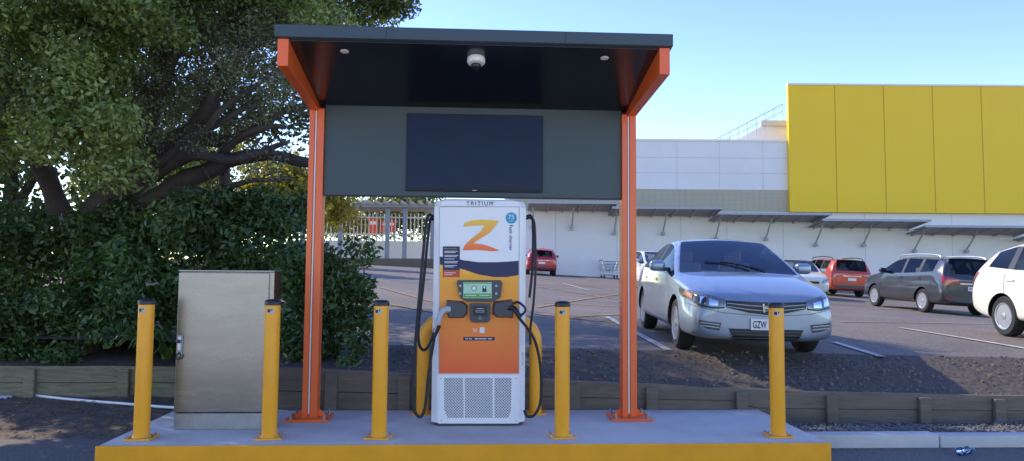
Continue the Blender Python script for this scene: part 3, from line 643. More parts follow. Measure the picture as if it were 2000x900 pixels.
# vented lower panel
low = pbox('vent_panel', [(858,734),(1012,734),(1013,826),(855,826)], 0, .006, m_white)
m_perf = perfmat('perforated_plate', (.74,.73,.71), (.09,.09,.1), .0175)
for pl in ([(867,737),(904,737),(906,815),(874,815),(868,800)], [(908,737),(962,737),(962,815),(908,815)], [(966,737),(999,737),(998,800),(992,815),(966,815)]):
    decal('perforated_insert', [pl], m_perf, .0075, low)
for cx, cy in ((862,738),(1008,738),(862,820),(1008,820)):
    c = cp(cx, cy); bm = NB(); add_lathe(bm, [(.006,0),(.005,.003)], T(c.x, YC-.006, c.z) @ Matrix.Rotation(R(90), 4, 'X'), 12); mk('screw', bm, m_steel2, low)
# cables
def cable(pts, name='cable', r=.013):
    bm = NB(); add_tube(bm, spl([onY(x, y, YC-e) for x, y, e in pts], 7), r, 10); return mk(name, bm, m_rub, ch, smooth=True)
cable([(846,424,-.15),(838,421,-.1),(832,440,-.05),(824,520,0),(817,600,.02),(812,660,.05),(806,740,.07),(808,795,.1),(820,813,.12),(830,795,.12),(836,740,.12),(843,690,.12),(849,655,.12)])
cable([(846,430,-.2),(841,428,-.18),(836,460,-.15),(826,560,-.1),(818,630,-.05),(818,668,0),(826,682,.05),(836,676,.1),(845,655,.12),(850,640,.12)])
cable([(1028,428,-.15),(1036,427,-.12),(1044,440,-.08),(1046,520,-.02),(1042,590,.02),(1036,640,.02),(1036,672,.02)], r=.011)
cable([(1006,606,.13),(1016,622,.14),(1030,640,.12),(1046,668,.1),(1056,720,.08),(1056,780,.08),(1045,808,.1),(1030,812,.1),(1024,800,.08)], r=.013)
cable([(1028,424,-.2),(1036,422,-.2),(1041,440,-.18),(1040,520,-.12),(1034,580,-.08)], r=.012)
bm = NB(); add_tube(bm, spl([onY(x, y, YC-e) for x, y, e in ((878,603,.08),(868,604,.1),(861,612,.12),(856,628,.13),(850,648,.13))], 5), [.03]*4+[.026]*4+[.024]*8+[.018]*5, 12); cn = mk('connector', bm, m_lgrey, ch, smooth=True)
bm = NB(); add_tube(bm, [onY(857,634,YC-.13), onY(848,656,YC-.13)], [.024,.017], 12); mk('cable_boot', bm, m_blk, cn, smooth=True)
bm = NB(); add_tube(bm, spl([onY(x, y, YC-e) for x, y, e in ((992,602,.07),(1002,600,.1),(1008,606,.13),(1016,620,.14))], 5), .022, 12); cn = mk('connector', bm, m_blk, ch, smooth=True)
bm = NB(); add_tube(bm, spl([onY(x, y, YC-e) for x, y, e in ((1002,592,.1),(1012,589,.13),(1024,598,.14),(1026,606,.14),(1018,614,.14),(1010,608,.13))], 5), .011, 10); mk('grip', bm, m_blk, cn, smooth=True)
# hoop guard
YH = YC+.62
hl = onY(826, 720, YH).x; hr = onY(1046, 720, YH).x; zt = onY(935, 622, YH).z
hg = thing('hoop_guard', ((hl+hr)/2, YH, 0), 'yellow tubular hoop guard standing right behind the charging station', 'guard rail')
rc = .22; pts = [(hl,YH,.01),(hl,YH,zt-rc)]+[(hl+rc-rc*math.cos(R(a)),YH,zt-rc+rc*math.sin(R(a))) for a in range(10, 91, 10)]+[(hr-rc+rc*math.sin(R(a)),YH,zt-rc+rc*math.cos(R(a))) for a in range(0, 91, 10)]+[(hr,YH,.01)]
bm = NB(); add_tube(bm, pts, .06, 20); mk('hoop', bm, m_boll, hg, smooth=True)
for x in (hl, hr):
    bm = NB(); add_lathe(bm, [(.11,0),(.11,.012),(.065,.014)], T(x, YH, 0), 24); mk('foot_plate', bm, m_boll, hg)
# ------------------------------------------------------------------ steel cabinet
YK = onZ(430, 838, 0).y; ka = onY(345, 680, YK).x; kb = onY(531, 680, YK).x; kz = onY(440, 527, YK).z
kc = thing('steel_cabinet', ((ka+kb)/2, YK, 0), 'brushed stainless steel cabinet with a lever latch at the left end of the platform', 'cabinet')
bm = NB(); add_box(bm, (ka+.005, YK+.012, .14), (kb-.0, YK+.27, kz-.012), bev=.004); mk('body', bm, m_steel, kc)
bm = NB(); add_box(bm, (ka+.0, YK-.012, .15), (kb-.04, YK+.01, kz-.02), bev=.004); dr = mk('door', bm, m_steel, kc)
bm = NB(); add_box(bm, (ka-.004, YK-.014, kz-.012), (kb+.006, YK+.28, kz+.002), bev=.003); mk('lid', bm, m_steel, kc)
bm = NB(); add_box(bm, (ka+.0, YK-.004, 0), (kb-.005, YK+.27, .138), bev=.003); mk('plinth', bm, m_steel2, kc)
hz = onY(349, 675, YK).z; hx = ka+.035
bm = NB(); add_box(bm, (hx-.022, YK-.028, hz-.09), (hx+.022, YK-.013, hz+.1), bev=.005); hd = mk('handle', bm, m_steel2, kc)
bm = NB(); add_box(bm, (hx-.012, YK-.045, hz-.03), (hx+.012, YK-.029, hz+.085), bev=.005); mk('lever', bm, m_wprint, hd)
bm = NB(); add_box(bm, (hx-.014, YK-.052, hz+.03), (hx+.014, YK-.046, hz+.06), bev=.002); mk('lock', bm, m_navy, hd)
bm = NB(); add_tube(bm, spl([(hx,YK-.04,hz-.05),(hx-.02,YK-.045,hz-.08),(hx,YK-.045,hz-.11),(hx+.02,YK-.045,hz-.08),(hx,YK-.04,hz-.05)], 5), .005, 6); mk('padlock', bm, m_blk, hd)
# ------------------------------------------------------------------ cars
SED = [(0,.24,.47,.58,.62,.64,.65,.56,.67,.60,.5,.32),(-.1,.19,.48,.68,.715,.735,.745,.76,.80,.735,.62,.42),(-.4,.18,.54,.775,.805,.83,.84,.82,.865,.81,.70,.47),(-.85,.19,.57,.855,.885,.915,.93,.84,.875,.84,.76,.56),
 (-1.16,.19,.58,.885,.91,.935,.975,.84,.875,.845,.82,.77),(-1.6,.19,.58,.92,1.12,1.155,1.21,.84,.875,.85,.735,.68),(-2.05,.19,.58,.94,1.315,1.36,1.41,.84,.875,.85,.64,.575),(-2.5,.19,.58,.95,1.345,1.395,1.437,.84,.875,.85,.615,.545),(-2.6,.19,.58,.955,1.345,1.395,1.437,.84,.875,.85,.615,.545),
 (-3.2,.19,.58,.97,1.30,1.355,1.40,.84,.875,.85,.62,.55),(-3.6,.19,.58,.985,1.15,1.2,1.25,.84,.875,.845,.68,.61),(-3.95,.2,.58,.99,1.02,1.04,1.06,.83,.87,.83,.74,.66),(-4.38,.25,.58,.97,.99,1.01,1.02,.8,.85,.8,.66,.45),(-4.54,.35,.58,.9,.93,.95,.96,.65,.74,.68,.55,.35)]
SUV = [(0,.30,.6,.78,.82,.85,.87,.55,.70,.62,.5,.35),(-.15,.26,.62,.9,.94,.97,.98,.78,.86,.78,.66,.45),(-.6,.25,.65,1.0,1.03,1.06,1.08,.86,.91,.86,.74,.5),(-1.1,.25,.68,1.06,1.09,1.11,1.13,.87,.92,.875,.82,.72),
 (-1.5,.25,.68,1.09,1.3,1.33,1.37,.87,.92,.88,.78,.71),(-1.95,.25,.7,1.1,1.52,1.57,1.6,.87,.92,.88,.71,.63),(-2.45,.25,.7,1.12,1.57,1.62,1.655,.87,.92,.88,.69,.62),(-2.55,.25,.7,1.12,1.57,1.62,1.655,.87,.92,.88,.69,.62),(-3.3,.25,.7,1.15,1.56,1.62,1.655,.87,.92,.88,.69,.62),(-3.42,.25,.7,1.16,1.56,1.62,1.655,.87,.92,.88,.69,.62),
 (-4.05,.25,.7,1.2,1.54,1.61,1.65,.87,.92,.88,.69,.62),(-4.38,.27,.7,1.2,1.51,1.59,1.63,.87,.92,.875,.71,.63),(-4.52,.33,.72,1.08,1.1,1.11,1.13,.84,.905,.86,.79,.69),(-4.58,.36,.7,.95,.98,.99,1.0,.79,.86,.79,.66,.45)]
HAT = [s for s in SUV[:10]]+[(-3.95,.25,.7,1.2,1.47,1.54,1.58,.87,.92,.875,.66,.57),(-4.15,.27,.7,1.2,1.42,1.49,1.53,.86,.915,.865,.68,.57),(-4.47,.35,.72,1.08,1.1,1.11,1.13,.8,.88,.83,.74,.62),(-4.57,.4,.7,.93,.96,.97,.98,.7,.78,.72,.58,.38)]
SEDG = dict(ws=(4,6), rw=(9,11), sw=((4,7),(8,10)), pl=((7,8),))
SUVG = dict(ws=(3,5), rw=(11,12), sw=((3,6),(7,8),(9,10)), pl=((6,7),(8,9)))
def wheel(t, x, y, r, wd, spokes, side, hub):
    M = T(x, y, r) @ Matrix.Rotation(R(-90*side), 4, 'X')   # local z = outwards
    h = wd/2; ri = r*.66
    bm = NB(); add_lathe(bm, [(ri,-h),(r*.9,-h),(r*.98,-h*.75),(r,-h*.4),(r,h*.4),(r*.98,h*.75),(r*.9,h),(ri,h*.95),(ri*.97,h*.6),(ri*.6,h*.3)], M, 36); w_ = mk('wheel', bm, m_tyre, t, True, False)
    bm = NB(); add_lathe(bm, [(ri*1.02,h*.9),(ri*1.0,h*1.02),(ri*.9,h*.98),(ri*.88,h*.6),(ri*.3,h*.45)], M, 36)
    for k in range(spokes):
        a = 2*math.pi*k/spokes; MM = M @ Matrix.Rotation(a, 4, 'Z')
        v = add_box(bm, (ri*.1, -ri*.1, h*.55), (ri*.93, ri*.1, h*.86), MM)
    add_lathe(bm, [(ri*.24,h*.6),(ri*.24,h*.95),(ri*.14,h*1.0)], M, 20)
    rm = mk('rim', bm, hub, w_, True, False)
    bm = NB(); add_lathe(bm, [(ri*.86,h*.5),(ri*.86,h*.52)], M, 24); mk('brake_disc', bm, m_blk, w_, False, False)
def islands(bm):
    seen = set(); out = []
    for f in bm.faces:
        if f.index in seen: continue
        st = [f]; seen.add(f.index); grp = []
        while st:
            q = st.pop(); grp.append(q.index)
            for v in q.verts:
                for n in v.link_faces:
                    if n.index not in seen: seen.add(n.index); st.append(n)
        out.append(set(grp))
    return out
def car(name, label, stations, G, dims, pm, ctr_uv, head, wr=.31, wx=(.9, 3.56), lvl=3, spokes=5, glass=None, group='cars in the car park', hub=None):
    L0 = -stations[-1][0]; W0 = max(s[8] for s in stations)*2; H0 = max(s[6] for s in stations); fx, fy, fz = dims[0]/L0, dims[1]/W0, dims[2]/H0
    glass = glass or m_dglass; hub = hub or m_rim
    u, v = ctr_uv; g = W(u, v, zg(u, v)); e = .5
    nrm = Vector((0, 0, 1)); pu = W(u+e, v, zg(u+e, v))-W(u-e, v, zg(u-e, v)); pv = W(u, v+e, zg(u, v+e))-W(u, v-e, zg(u, v-e)); nrm = pu.cross(pv).normalized()
    fwd = UVEC*head[0]+FV*head[1]; fwd = (fwd-nrm*fwd.dot(nrm)).normalized(); lf = nrm.cross(fwd)
    t = thing(name, g, label, 'car', group); t.rotation_euler = Matrix((fwd, lf, nrm)).transposed().to_euler()
    bm = NB(); cl = bm.edges.layers.float.new('crease_edge'); cv = bm.verts.layers.float.new('crease_vert'); rings = []; half = dims[0]/2
    for s in stations:
        x, zb, zm, z4, z5, z6, zc, ws, wm, w4, w5, w6 = s
        P = [(0,zb),(ws,zb),((ws+wm)/2+.02,zb+.13),(wm,zm),(w4,z4),(w5,z5),(w6,z6),(0,zc)]
        full = P+[(-a, b) for a, b in P[6:0:-1]]
        rings.append([bm.verts.new((x*fx+half, a*fy, b*fz)) for a, b in full])
    nR = 14
    def segk(j): return j if j <= 6 else 13-j
    def side(j): return 1 if j <= 6 else -1
    for i in range(len(stations)-1):
        for j in range(nR):
            f = bm.faces.new((rings[i][j], rings[i][(j+1) % nR], rings[i+1][(j+1) % nR], rings[i+1][j])); k = segk(j); mi = 0
            if k == 6 and G['ws'][0] <= i < G['ws'][1]: mi = 1
            if k == 6 and G['rw'][0] <= i < G['rw'][1]: mi = 2
            if k == 4:
                for q, (a, b) in enumerate(G['sw']):
                    if a <= i < b: mi = 4+q*2+(0 if side(j) > 0 else 1)
                for a, b in G['pl']:
                    if a <= i < b: mi = 3
            f.material_index = mi
    for rgk in (rings[0], rings[-1]):
        for k in range(7):
            a, b = rgk[k], rgk[k+1]; a2 = rgk[(14-k) % 14]; b2 = rgk[13-k]
            vs = [a, b, b2, a2]; vs = [q for n_, q in enumerate(vs) if q not in vs[:n_]]
            bm.faces.new(vs)
    for e_ in bm.edges:
        if len(e_.link_faces) == 2:
            m1, m2 = (f.material_index for f in e_.link_faces)
            if m1 != m2: e_[cl] = .9
    for v_ in bm.verts:
        cnt = {}
        for f in v_.link_faces: cnt[f.material_index] = cnt.get(f.material_index, 0)+1
        if any(n == 1 and m_ in (1, 2, 4, 5, 6, 7, 8, 9) for m_, n in cnt.items()): v_[cv] = .65
    # shoulder line and leading edge of the bonnet
    for i in range(1, len(stations)-3):
        for j in (4, 10):
            e_ = bm.edges.get((rings[i][j], rings[i+1][j]))
            if e_ and e_[cl] < .45: e_[cl] = .45
    if stations is SED:
        for i in range(1, 4):
            for j in (6, 8):
                e_ = bm.edges.get((rings[i][j], rings[i+1][j]))
                if e_ and e_[cl] < .35: e_[cl] = .35
        for j in range(4, 10):
            e_ = bm.edges.get((rings[1][j], rings[1][j+1]))
            if e_ and e_[cl] < .45: e_[cl] = .45
    bmesh.ops.recalc_face_normals(bm, faces=bm.faces)
    me = bpy.data.meshes.new('tmp'); bm.to_mesh(me); bm.free()
    NM = 12
    for q in range(NM): me.materials.append(pm)
    to = bpy.data.objects.new('tmp', me); C.objects.link(to)
    sm = to.modifiers.new('s', 'SUBSURF'); sm.levels = lvl; sm.render_levels = lvl
    bmc = NB(); ax = [half-wx[0]*fx, half-wx[1]*fx]
    for x in ax:
        for sd_ in (-1, 1):
            y0 = sd_*(dims[1]/2-.30); y1 = sd_*(dims[1]/2+.3)
            add_lathe(bmc, [(wr*1.15, min(y0, y1)), (wr*1.15, max(y0, y1))], T(x, 0, wr*1.0) @ Matrix.Rotation(R(-90), 4, 'X'), 40)
    bmesh.ops.recalc_face_normals(bmc, faces=bmc.faces)
    for f in bmc.faces: f.material_index = 11
    mc = bpy.data.meshes.new('cut'); bmc.to_mesh(mc); bmc.free()
    for q in range(NM): mc.materials.append(m_blk)
    co = bpy.data.objects.new('cut', mc); C.objects.link(co)
    bo = to.modifiers.new('b', 'BOOLEAN'); bo.object = co; bo.operation = 'DIFFERENCE'; bo.solver = 'EXACT'
    bpy.context.view_layer.update()
    ev = bpy.data.meshes.new_from_object(to.evaluated_get(bpy.context.evaluated_depsgraph_get()))
    bpy.data.objects.remove(to); bpy.data.objects.remove(co)
    bb = NB(); bb.from_mesh(ev); bpy.data.meshes.remove(ev); bvh = BVHTree.FromBMesh(bb)
    names = {0:'body', 1:'windscreen', 2:'rear_window', 3:'pillar_trim', 11:'wheel_arch'}
    for mi in sorted({f.material_index for f in bb.faces}):
        nb = bb.copy(); bmesh.ops.delete(nb, geom=[f for f in nb.faces if f.material_index != mi], context='FACES')
        for f in nb.faces: f.material_index = 0
        nm = names.get(mi, 'side_window'); mm = pm if mi == 0 else (m_blk if mi in (3, 11) else (m_glass if mi == 1 else glass))
        nb.faces.index_update(); isl_ = islands(nb) if mi in (3, 11) else [None]
        for s_ in isl_:
            q = nb.copy(); q.faces.ensure_lookup_table()
            if s_ is not None: bmesh.ops.delete(q, geom=[f for f in q.faces if f.index not in s_], context='FACES')
            mk(nm, q, mm, t, True, False, norm=False, ang=50)
        nb.free()
    bb.free()
    for x in ax:
        for sd_ in (-1, 1): wheel(t, x, sd_*(dims[1]/2-.13), wr, .2, spokes, sd_, hub)
    cz = dims[2]
    bm = NB(); add_box(bm, (half-4.0*fx, -.7*fy, .3), (half-1.2*fx, .7*fy, .42)); mk('cabin_floor', bm, m_int, t, False, False)
    bm = NB(); add_box(bm, (half-1.85*fx, -.66*fy, .6), (half-1.5*fx, .66*fy, .88*cz/1.43), bev=.06); mk('dashboard', bm, m_dash, t, False, False)
    for sy in (-.36, .36):
        bm = NB(); add_box(bm, (half-2.75*fx, sy*fy-.24, .4), (half-2.2*fx, sy*fy+.24, .58), bev=.05); add_box(bm, (half-2.85*fx, sy*fy-.23, .5), (half-2.68*fx, sy*fy+.23, cz-.36), bev=.06); add_box(bm, (half-2.87*fx, sy*fy-.12, cz-.37), (half-2.77*fx, sy*fy+.12, cz-.19), bev=.04); mk('seat', bm, m_int, t, False, False)
    bm = NB(); add_box(bm, (half-3.65*fx, -.58*fy, .45), (half-3.5*fx, .58*fy, cz-.5), bev=.05); mk('rear_seat', bm, m_int, t, False, False)
    def hit(o, d, off):
        r = bvh.ray_cast(o, d)
        if r[0] is None:
            q = bvh.find_nearest(o+d*(2.0)); r = q
        n = r[1] if r[1].dot(d) < 0 else -r[1]
        return r[0]+n*off
    def patch(nm, top, bot, dr, m, off=.006, nc=14, nr=5, parent=t):
        def at(pl, f):
            f *= len(pl)-1; i = min(int(f), len(pl)-2); f -= i; return (pl[i][0]+(pl[i+1][0]-pl[i][0])*f, pl[i][1]+(pl[i+1][1]-pl[i][1])*f)
        def fn(a, b):
            p = at(top, a); q = at(bot, a); c = (p[0]+(q[0]-p[0])*b, p[1]+(q[1]-p[1])*b)
            if dr == 'front': return hit(Vector((half+1.5, c[0], c[1])), Vector((-1,0,0)), off)
            if dr == 'rear': return hit(Vector((-half-1.5, c[0], c[1])), Vector((1,0,0)), off)
            if dr == 'left': return hit(Vector((c[0], 2, c[1])), Vector((0,-1,0)), off)
            return hit(Vector((c[0], -2, c[1])), Vector((0,1,0)), off)
        bm = NB(); add_grid(bm, fn, nc, nr); return mk(nm, bm, m, parent, True, False, ang=180)
    def line(nm, pts, dr, m=m_blk, wd=.008, off=.003):
        for (a, b) in zip(pts, pts[1:]):
            d = Vector((b[0]-a[0], b[1]-a[1])); n = Vector((-d.y, d.x)).normalized()*wd/2
            patch(nm, [(a[0]+n.x,a[1]+n.y),(b[0]+n.x,b[1]+n.y)], [(a[0]-n.x,a[1]-n.y),(b[0]-n.x,b[1]-n.y)], dr, m, off, 10, 1)
    zmr = (.97 if stations is SED else 1.13)*fz
    for sd_ in (-1, 1):
        xm = half-(1.62)*fx
        bm = NB(); add_box(bm, (xm-.05, sd_*(dims[1]/2+.09)-.1, zmr-.02), (xm+.09, sd_*(dims[1]/2+.09)+.1, zmr+.12), bev=.045, seg=3); mr_ = mk('mirror', bm, pm, t, True, False, ang=60)
        bm = NB(); add_box(bm, (xm-.056, sd_*(dims[1]/2+.09)-.08, zmr+.0), (xm-.05, sd_*(dims[1]/2+.09)+.08, zmr+.1)); mk('mirror_glass', bm, m_blk, mr_, False, False)
        bm = NB(); add_box(bm, (xm-.01, min(sd_*(dims[1]/2-.08), sd_*(dims[1]/2+.02)), zmr-.02), (xm+.04, max(sd_*(dims[1]/2-.08), sd_*(dims[1]/2+.02)), zmr+.03)); mk('mirror_arm', bm, m_blk, mr_, False, False)
    for dr in ('left', 'right'):
        zl, zh = .3*fz, (.9 if stations is SED else 1.06)*fz
        xs = [half-1.3*fx, half-2.55*fx, half-3.5*fx]
        line('door_gap', [(xs[0],zh),(xs[0],zl),(xs[1],zl),(xs[1],zh)], dr); line('door_gap', [(xs[1],zl),(xs[2]+.1,zl),(xs[2],zh*.75),(xs[2],zh)], dr)
        for x in (half-2.4*fx, half-3.35*fx): patch('door_handle', [(x-.1,zh-.06),(x+.1,zh-.06)], [(x-.1,zh-.1),(x+.1,zh-.1)], dr, pm, .022, 4, 2)
    return t, patch, line, half
# silver sedan, front view
t, patch, line, hf = car('parked_car', 'silver blue sedan facing the road behind the rightmost yellow bollard', SED, SEDG, (4.54,1.755,1.435), paint('silver_blue_paint', (.285,.345,.415), .5, .38), (2.92, 8.72+2.27), (-.022,-1), .315, (.93,3.63), 3, 7, m_dglass)
for s in (-1, 1):
    h = patch('headlight', [(s*.45,.665),(s*.58,.70),(s*.72,.735),(s*.84,.77)], [(s*.47,.575),(s*.6,.565),(s*.74,.59),(s*.85,.68)], 'front', m_lens, .008, 16, 8)
    patch('lamp_reflector', [(s*.53,.645),(s*.63,.67)], [(s*.54,.595),(s*.63,.595)], 'front', m_chrome, .012, 6, 4, h)
    patch('lamp_reflector', [(s*.66,.68),(s*.73,.70)], [(s*.66,.605),(s*.73,.62)], 'front', m_chrome, .012, 6, 4, h)
    patch('lamp_bezel', [(s*.46,.585),(s*.6,.578),(s*.74,.605)], [(s*.47,.568),(s*.6,.56),(s*.74,.587)], 'front', m_blk, .012, 8, 2, h)
    patch('turn_lamp', [(s*.77,.71),(s*.82,.735)], [(s*.78,.66),(s*.83,.69)], 'front', m_amber, .012, 6, 3, h)
    f = patch('fog_grille', [(s*.5,.405),(s*.64,.415),(s*.74,.43)], [(s*.52,.315),(s*.64,.33),(s*.73,.37)], 'front', m_grey, .006, 10, 4)
    for k in (0,1): patch('slat', [(s*.52,.39-k*.035),(s*.72,.408-k*.03)], [(s*.52,.378-k*.035),(s*.72,.396-k*.03)], 'front', m_lgrey, .012, 8, 1, f)
g = patch('grille', [(-.45,.655),(-.2,.648),(0,.645),(.2,.648),(.45,.655)], [(-.45,.58),(-.2,.525),(0,.505),(.2,.525),(.45,.58)], 'front', m_blk, .006, 22, 5)
for k in range(2): patch('grille_slat', [(-.44,.63-k*.035),(-.2,.612-k*.045),(0,.605-k*.05),(.2,.612-k*.045),(.44,.63-k*.035)], [(-.44,.624-k*.035),(-.2,.604-k*.045),(0,.597-k*.05),(.2,.604-k*.045),(.44,.624-k*.035)], 'front', m_lgrey, .012, 22, 2, g)
e_ = patch('emblem', [(-.05,.632),(-.026,.629)], [(-.038,.535),(-.018,.535)], 'front', m_badge, .022, 2, 4, g); patch('emblem', [(.026,.629),(.05,.632)], [(.018,.535),(.038,.535)], 'front', m_badge, .022, 2, 4, g); patch('emblem', [(-.028,.595),(.028,.595)], [(-.028,.573),(.028,.573)], 'front', m_badge, .022, 2, 2, g)
patch('lower_intake', [(-.42,.345),(0,.345),(.42,.345)], [(-.36,.225),(0,.22),(.36,.225)], 'front', m_blk, .006, 16, 5)
for k in range(3): patch('intake_slat', [(-.4,.32-k*.035),(.4,.32-k*.035)], [(-.4,.31-k*.035),(.4,.31-k*.035)], 'front', m_grey, .011, 14, 1)
line('bumper_gap', [(-.84,.60),(-.49,.52),(0,.49),(.49,.52),(.84,.60)], 'front', m_grey, .006)
pl = NB(); add_box(pl, (hf+.012, -.18, .335), (hf+.022, .18, .46), bev=.004); plo = mk('number_plate', pl, m_wprint, t, False, False)
mk('plate_lettering', text_bm('GZW', (hf+.0235, -.08, .397), (0,1,0), (0,0,1), .155, .085, .02), m_blk, plo, False, False, norm=False)
mk('plate_lettering', text_bm('3', (hf+.0235, .135, .397), (0,1,0), (0,0,1), .042, .085, .02), m_blk, plo, False, False, norm=False)
for s in (-1, 1):
    bm = NB(); add_tube(bm, spl([(hf-1.2,s*.1+.25,.99),(hf-1.34,s*.1-.05,1.06),(hf-1.4,s*.1-.28,1.09)], 4), .008, 6); mk('wiper', bm, m_blk, t, False, False)
bm = NB(); M = T(hf-1.98, .36, .95) @ Matrix.Rotation(R(65), 4, 'Y'); add_tube(bm, [M @ Vector((.18*math.cos(a), .18*math.sin(a), 0)) for a in [2*math.pi*k/24 for k in range(25)]], .013, 6); mk('steering_wheel', bm, m_blk, t, False, False)
bm = NB(); add_box(bm, (hf-1.98, -.11, 1.22), (hf-1.95, .11, 1.28), bev=.01); mk('rear_view_mirror', bm, m_blk, t, False, False)
def rear_detail(patch, line, hf, k=1.0, plate_text=None, t=None, tailc=m_tail):
    for s in (-1, 1):
        patch('tail_light', [(s*.42*k,1.02*k),(s*.7*k,1.07*k),(s*.87*k,1.1*k)], [(s*.46*k,.92*k),(s*.7*k,.86*k),(s*.88*k,.83*k)], 'rear', tailc, .01, 12, 5)
        patch('reflector', [(s*.62*k,.5*k),(s*.8*k,.5*k)], [(s*.62*k,.45*k),(s*.8*k,.45*k)], 'rear', tailc, .008, 6, 2)
    patch('lower_bumper', [(-.78*k,.5*k),(0,.52*k),(.78*k,.5*k)], [(-.7*k,.38*k),(0,.38*k),(.7*k,.38*k)], 'rear', m_grey, .005, 14, 4)
    patch('boot_trim', [(-.4*k,.92*k),(.4*k,.92*k)], [(-.4*k,.89*k),(.4*k,.89*k)], 'rear', m_chrome, .012, 10, 2)
    line('boot_gap', [(-.74*k,1.0*k),(-.7*k,.6*k),(0,.56*k),(.7*k,.6*k),(.74*k,1.0*k)], 'rear', m_blk, .012)
    p = patch('number_plate', [(-.18,.83*k),(.18,.83*k)], [(-.18,.83*k-.12),(.18,.83*k-.12)], 'rear', m_wprint, .015, 4, 2)
    if plate_text: mk('plate_lettering', text_bm(plate_text, (-hf-.035, 0, .83*k-.06), (0,-1,0), (0,0,1), .31, .08, .012), m_blk, p, False, False, norm=False)
m_pg = paint('dark_grey_paint', (.035,.039,.046), .4); m_pr = paint('orange_red_paint', (.55,.06,.02), .2); m_pr2 = paint('red_paint', (.5,.012,.02), .1); m_pwh = paint('white_car_paint', (.78,.77,.74), 0); m_pcr = paint('cream_white_paint', (.8,.77,.66), 0)
def roof_rails(t, hf, m):
    for s in (-1, 1):
        bm = NB(); add_tube(bm, spl([(hf-2.0,s*.67,1.60),(hf-2.1,s*.67,1.68),(hf-3.1,s*.67,1.72),(hf-3.95,s*.67,1.69),(hf-4.1,s*.67,1.61)], 4), .022, 8); mk('roof_rail', bm, m, t, True, False)
t, patch, line, hf = car('parked_car', 'dark grey sport utility with silver roof rails seen from behind at right', SUV, SUVG, (4.57,1.845,1.68), m_pg, (12.85, 24.0), (-.06,1), .35, (.92,3.58), 3, 5)
rear_detail(patch, line, hf, 1, 'JFC382', t); roof_rails(t, hf, m_rim)
t, patch, line, hf = car('parked_car', 'orange red sport utility parked nose in beyond the silver sedan', SUV, SUVG, (4.57,1.845,1.66), m_pr, (14.6, 35.5), (-.02,1), .35, (.92,3.58), 2, 5)
rear_detail(patch, line, hf, 1, None, t); roof_rails(t, hf, m_blk)
t, patch, line, hf = car('parked_car', 'small red hatchback against the white wall just right of the charger', HAT, SUVG, (3.9,1.7,1.5), m_pr2, (1.6, 43.5), (0,1), .3, (.92,3.58), 2, 5)
rear_detail(patch, line, hf, .9, None, t)
t, patch, line, hf = car('parked_car', 'white hatchback cut off by the right edge of the picture', HAT, SUVG, (4.445,1.77,1.545), m_pcr, (8.78, 13.45-2.22), (0.0,-1), .325, (.92,3.55), 3, 6)
rear_detail(patch, line, hf, .93, None, t)
t, patch, line, hf = car('parked_car', 'white hatchback half hidden behind the right orange post and the silver sedan', HAT, SUVG, (4.0,1.72,1.5), m_pwh, (5.5, 29.5), (.1,-1), .3, (.92,3.58), 2, 5)
def front_detail(patch):
    for s in (-1, 1): patch('headlight', [(s*.45,.72),(s*.78,.8)], [(s*.5,.62),(s*.8,.66)], 'front', m_lens, .01, 8, 4)
    patch('grille', [(-.35,.66),(.35,.66)], [(-.35,.58),(.35,.58)], 'front', m_blk, .01, 8, 3)
front_detail(patch)
t, patch, line, hf = car('parked_car', 'pale hatchback showing over the right bonnet of the silver sedan', HAT, SUVG, (4.0,1.72,1.5), m_pcr, (11.1, 30.5), (-.05,-1), .3, (.92,3.58), 2, 5)
front_detail(patch)
# ------------------------------------------------------------------ supermarket building (local frame: u, depth behind wall, z)
VB = 46.
bl = thing('supermarket', W(0, VB, 0), 'long white retail building with big yellow panelled front and lean to awnings', 'building', rz=-YAW)
def bp_(px, py, v=VB): q = UVZ(px, py, v); return Vector((q.x, q.y-VB, q.z))
def bbox(name, lo, hi, m, parent=bl, bev=0):
    bm = NB(); add_box(bm, lo, hi, bev=bev); return mk(name, bm, m, parent, False, False)
u0 = bp_(985, 450).x; u1 = 62.; zt = bp_(1390, 277).z; zm = bp_(1390, 414).z; zl = bp_(1390, 371).z; uy = bp_(1537, 300).x
wl = bbox('wall', (u0, 0, -2), (u1, 24, zm), m_wall)
up = bbox('upper_wall', (u0, -.02, zm+.004), (u1, 24, zt), m_wall2)
bbox('parapet_cap', (u0-.05, -.08, zt), (uy, .3, zt+.12), m_wall, up)
bd = bbox('louvre_band', (u0+.3, -.05, zm+.03), (uy-.02, -.021, zl), m_band)
for px in range(1040, 1530, 12):
    x = bp_(px, 400).x; bbox('louvre_rib', (x-.03, -.065, zm+.04), (x+.03, -.051, zl-.01), m_band, bd)
m_lseam = mat('pale_seam', (.66,.645,.62), .7)
for py in (309, 339):
    z = bp_(1390, py).z; bbox('panel_joint', (u0, -.03, z-.018), (uy, -.021, z+.018), m_lseam, up)
for px in (1080, 1160, 1240, 1322, 1405, 1490):
    x = bp_(px, 320).x; bbox('panel_joint', (x-.012, -.034, zl+.02), (x+.012, -.0305, zt), m_lseam, up)
for px in (1085, 1205, 1330, 1420, 1530, 1690, 1860): 
    x = bp_(px, 480).x; bbox('wall_joint', (x-.02, -.008, -1.5), (x+.02, -.001, zm-.1), m_lseam, wl)
zy1 = bp_(1770, 171).z; zy0 = bp_(1770, 417).z
yl = bbox('yellow_front', (uy+.01, -.35, zy0), (u1, -.03, zy1), m_yclad)
bbox('coping', (uy-.03, -.4, zy1), (u1, .0, zy1+.1), m_wall, yl)
x = bp_(1628, 300).x; st = bp_(1723, 300).x-x
while x < u1: bbox('cladding_seam', (x-.022, -.358, zy0), (x+.022, -.351, zy1), m_seam, yl); x += st
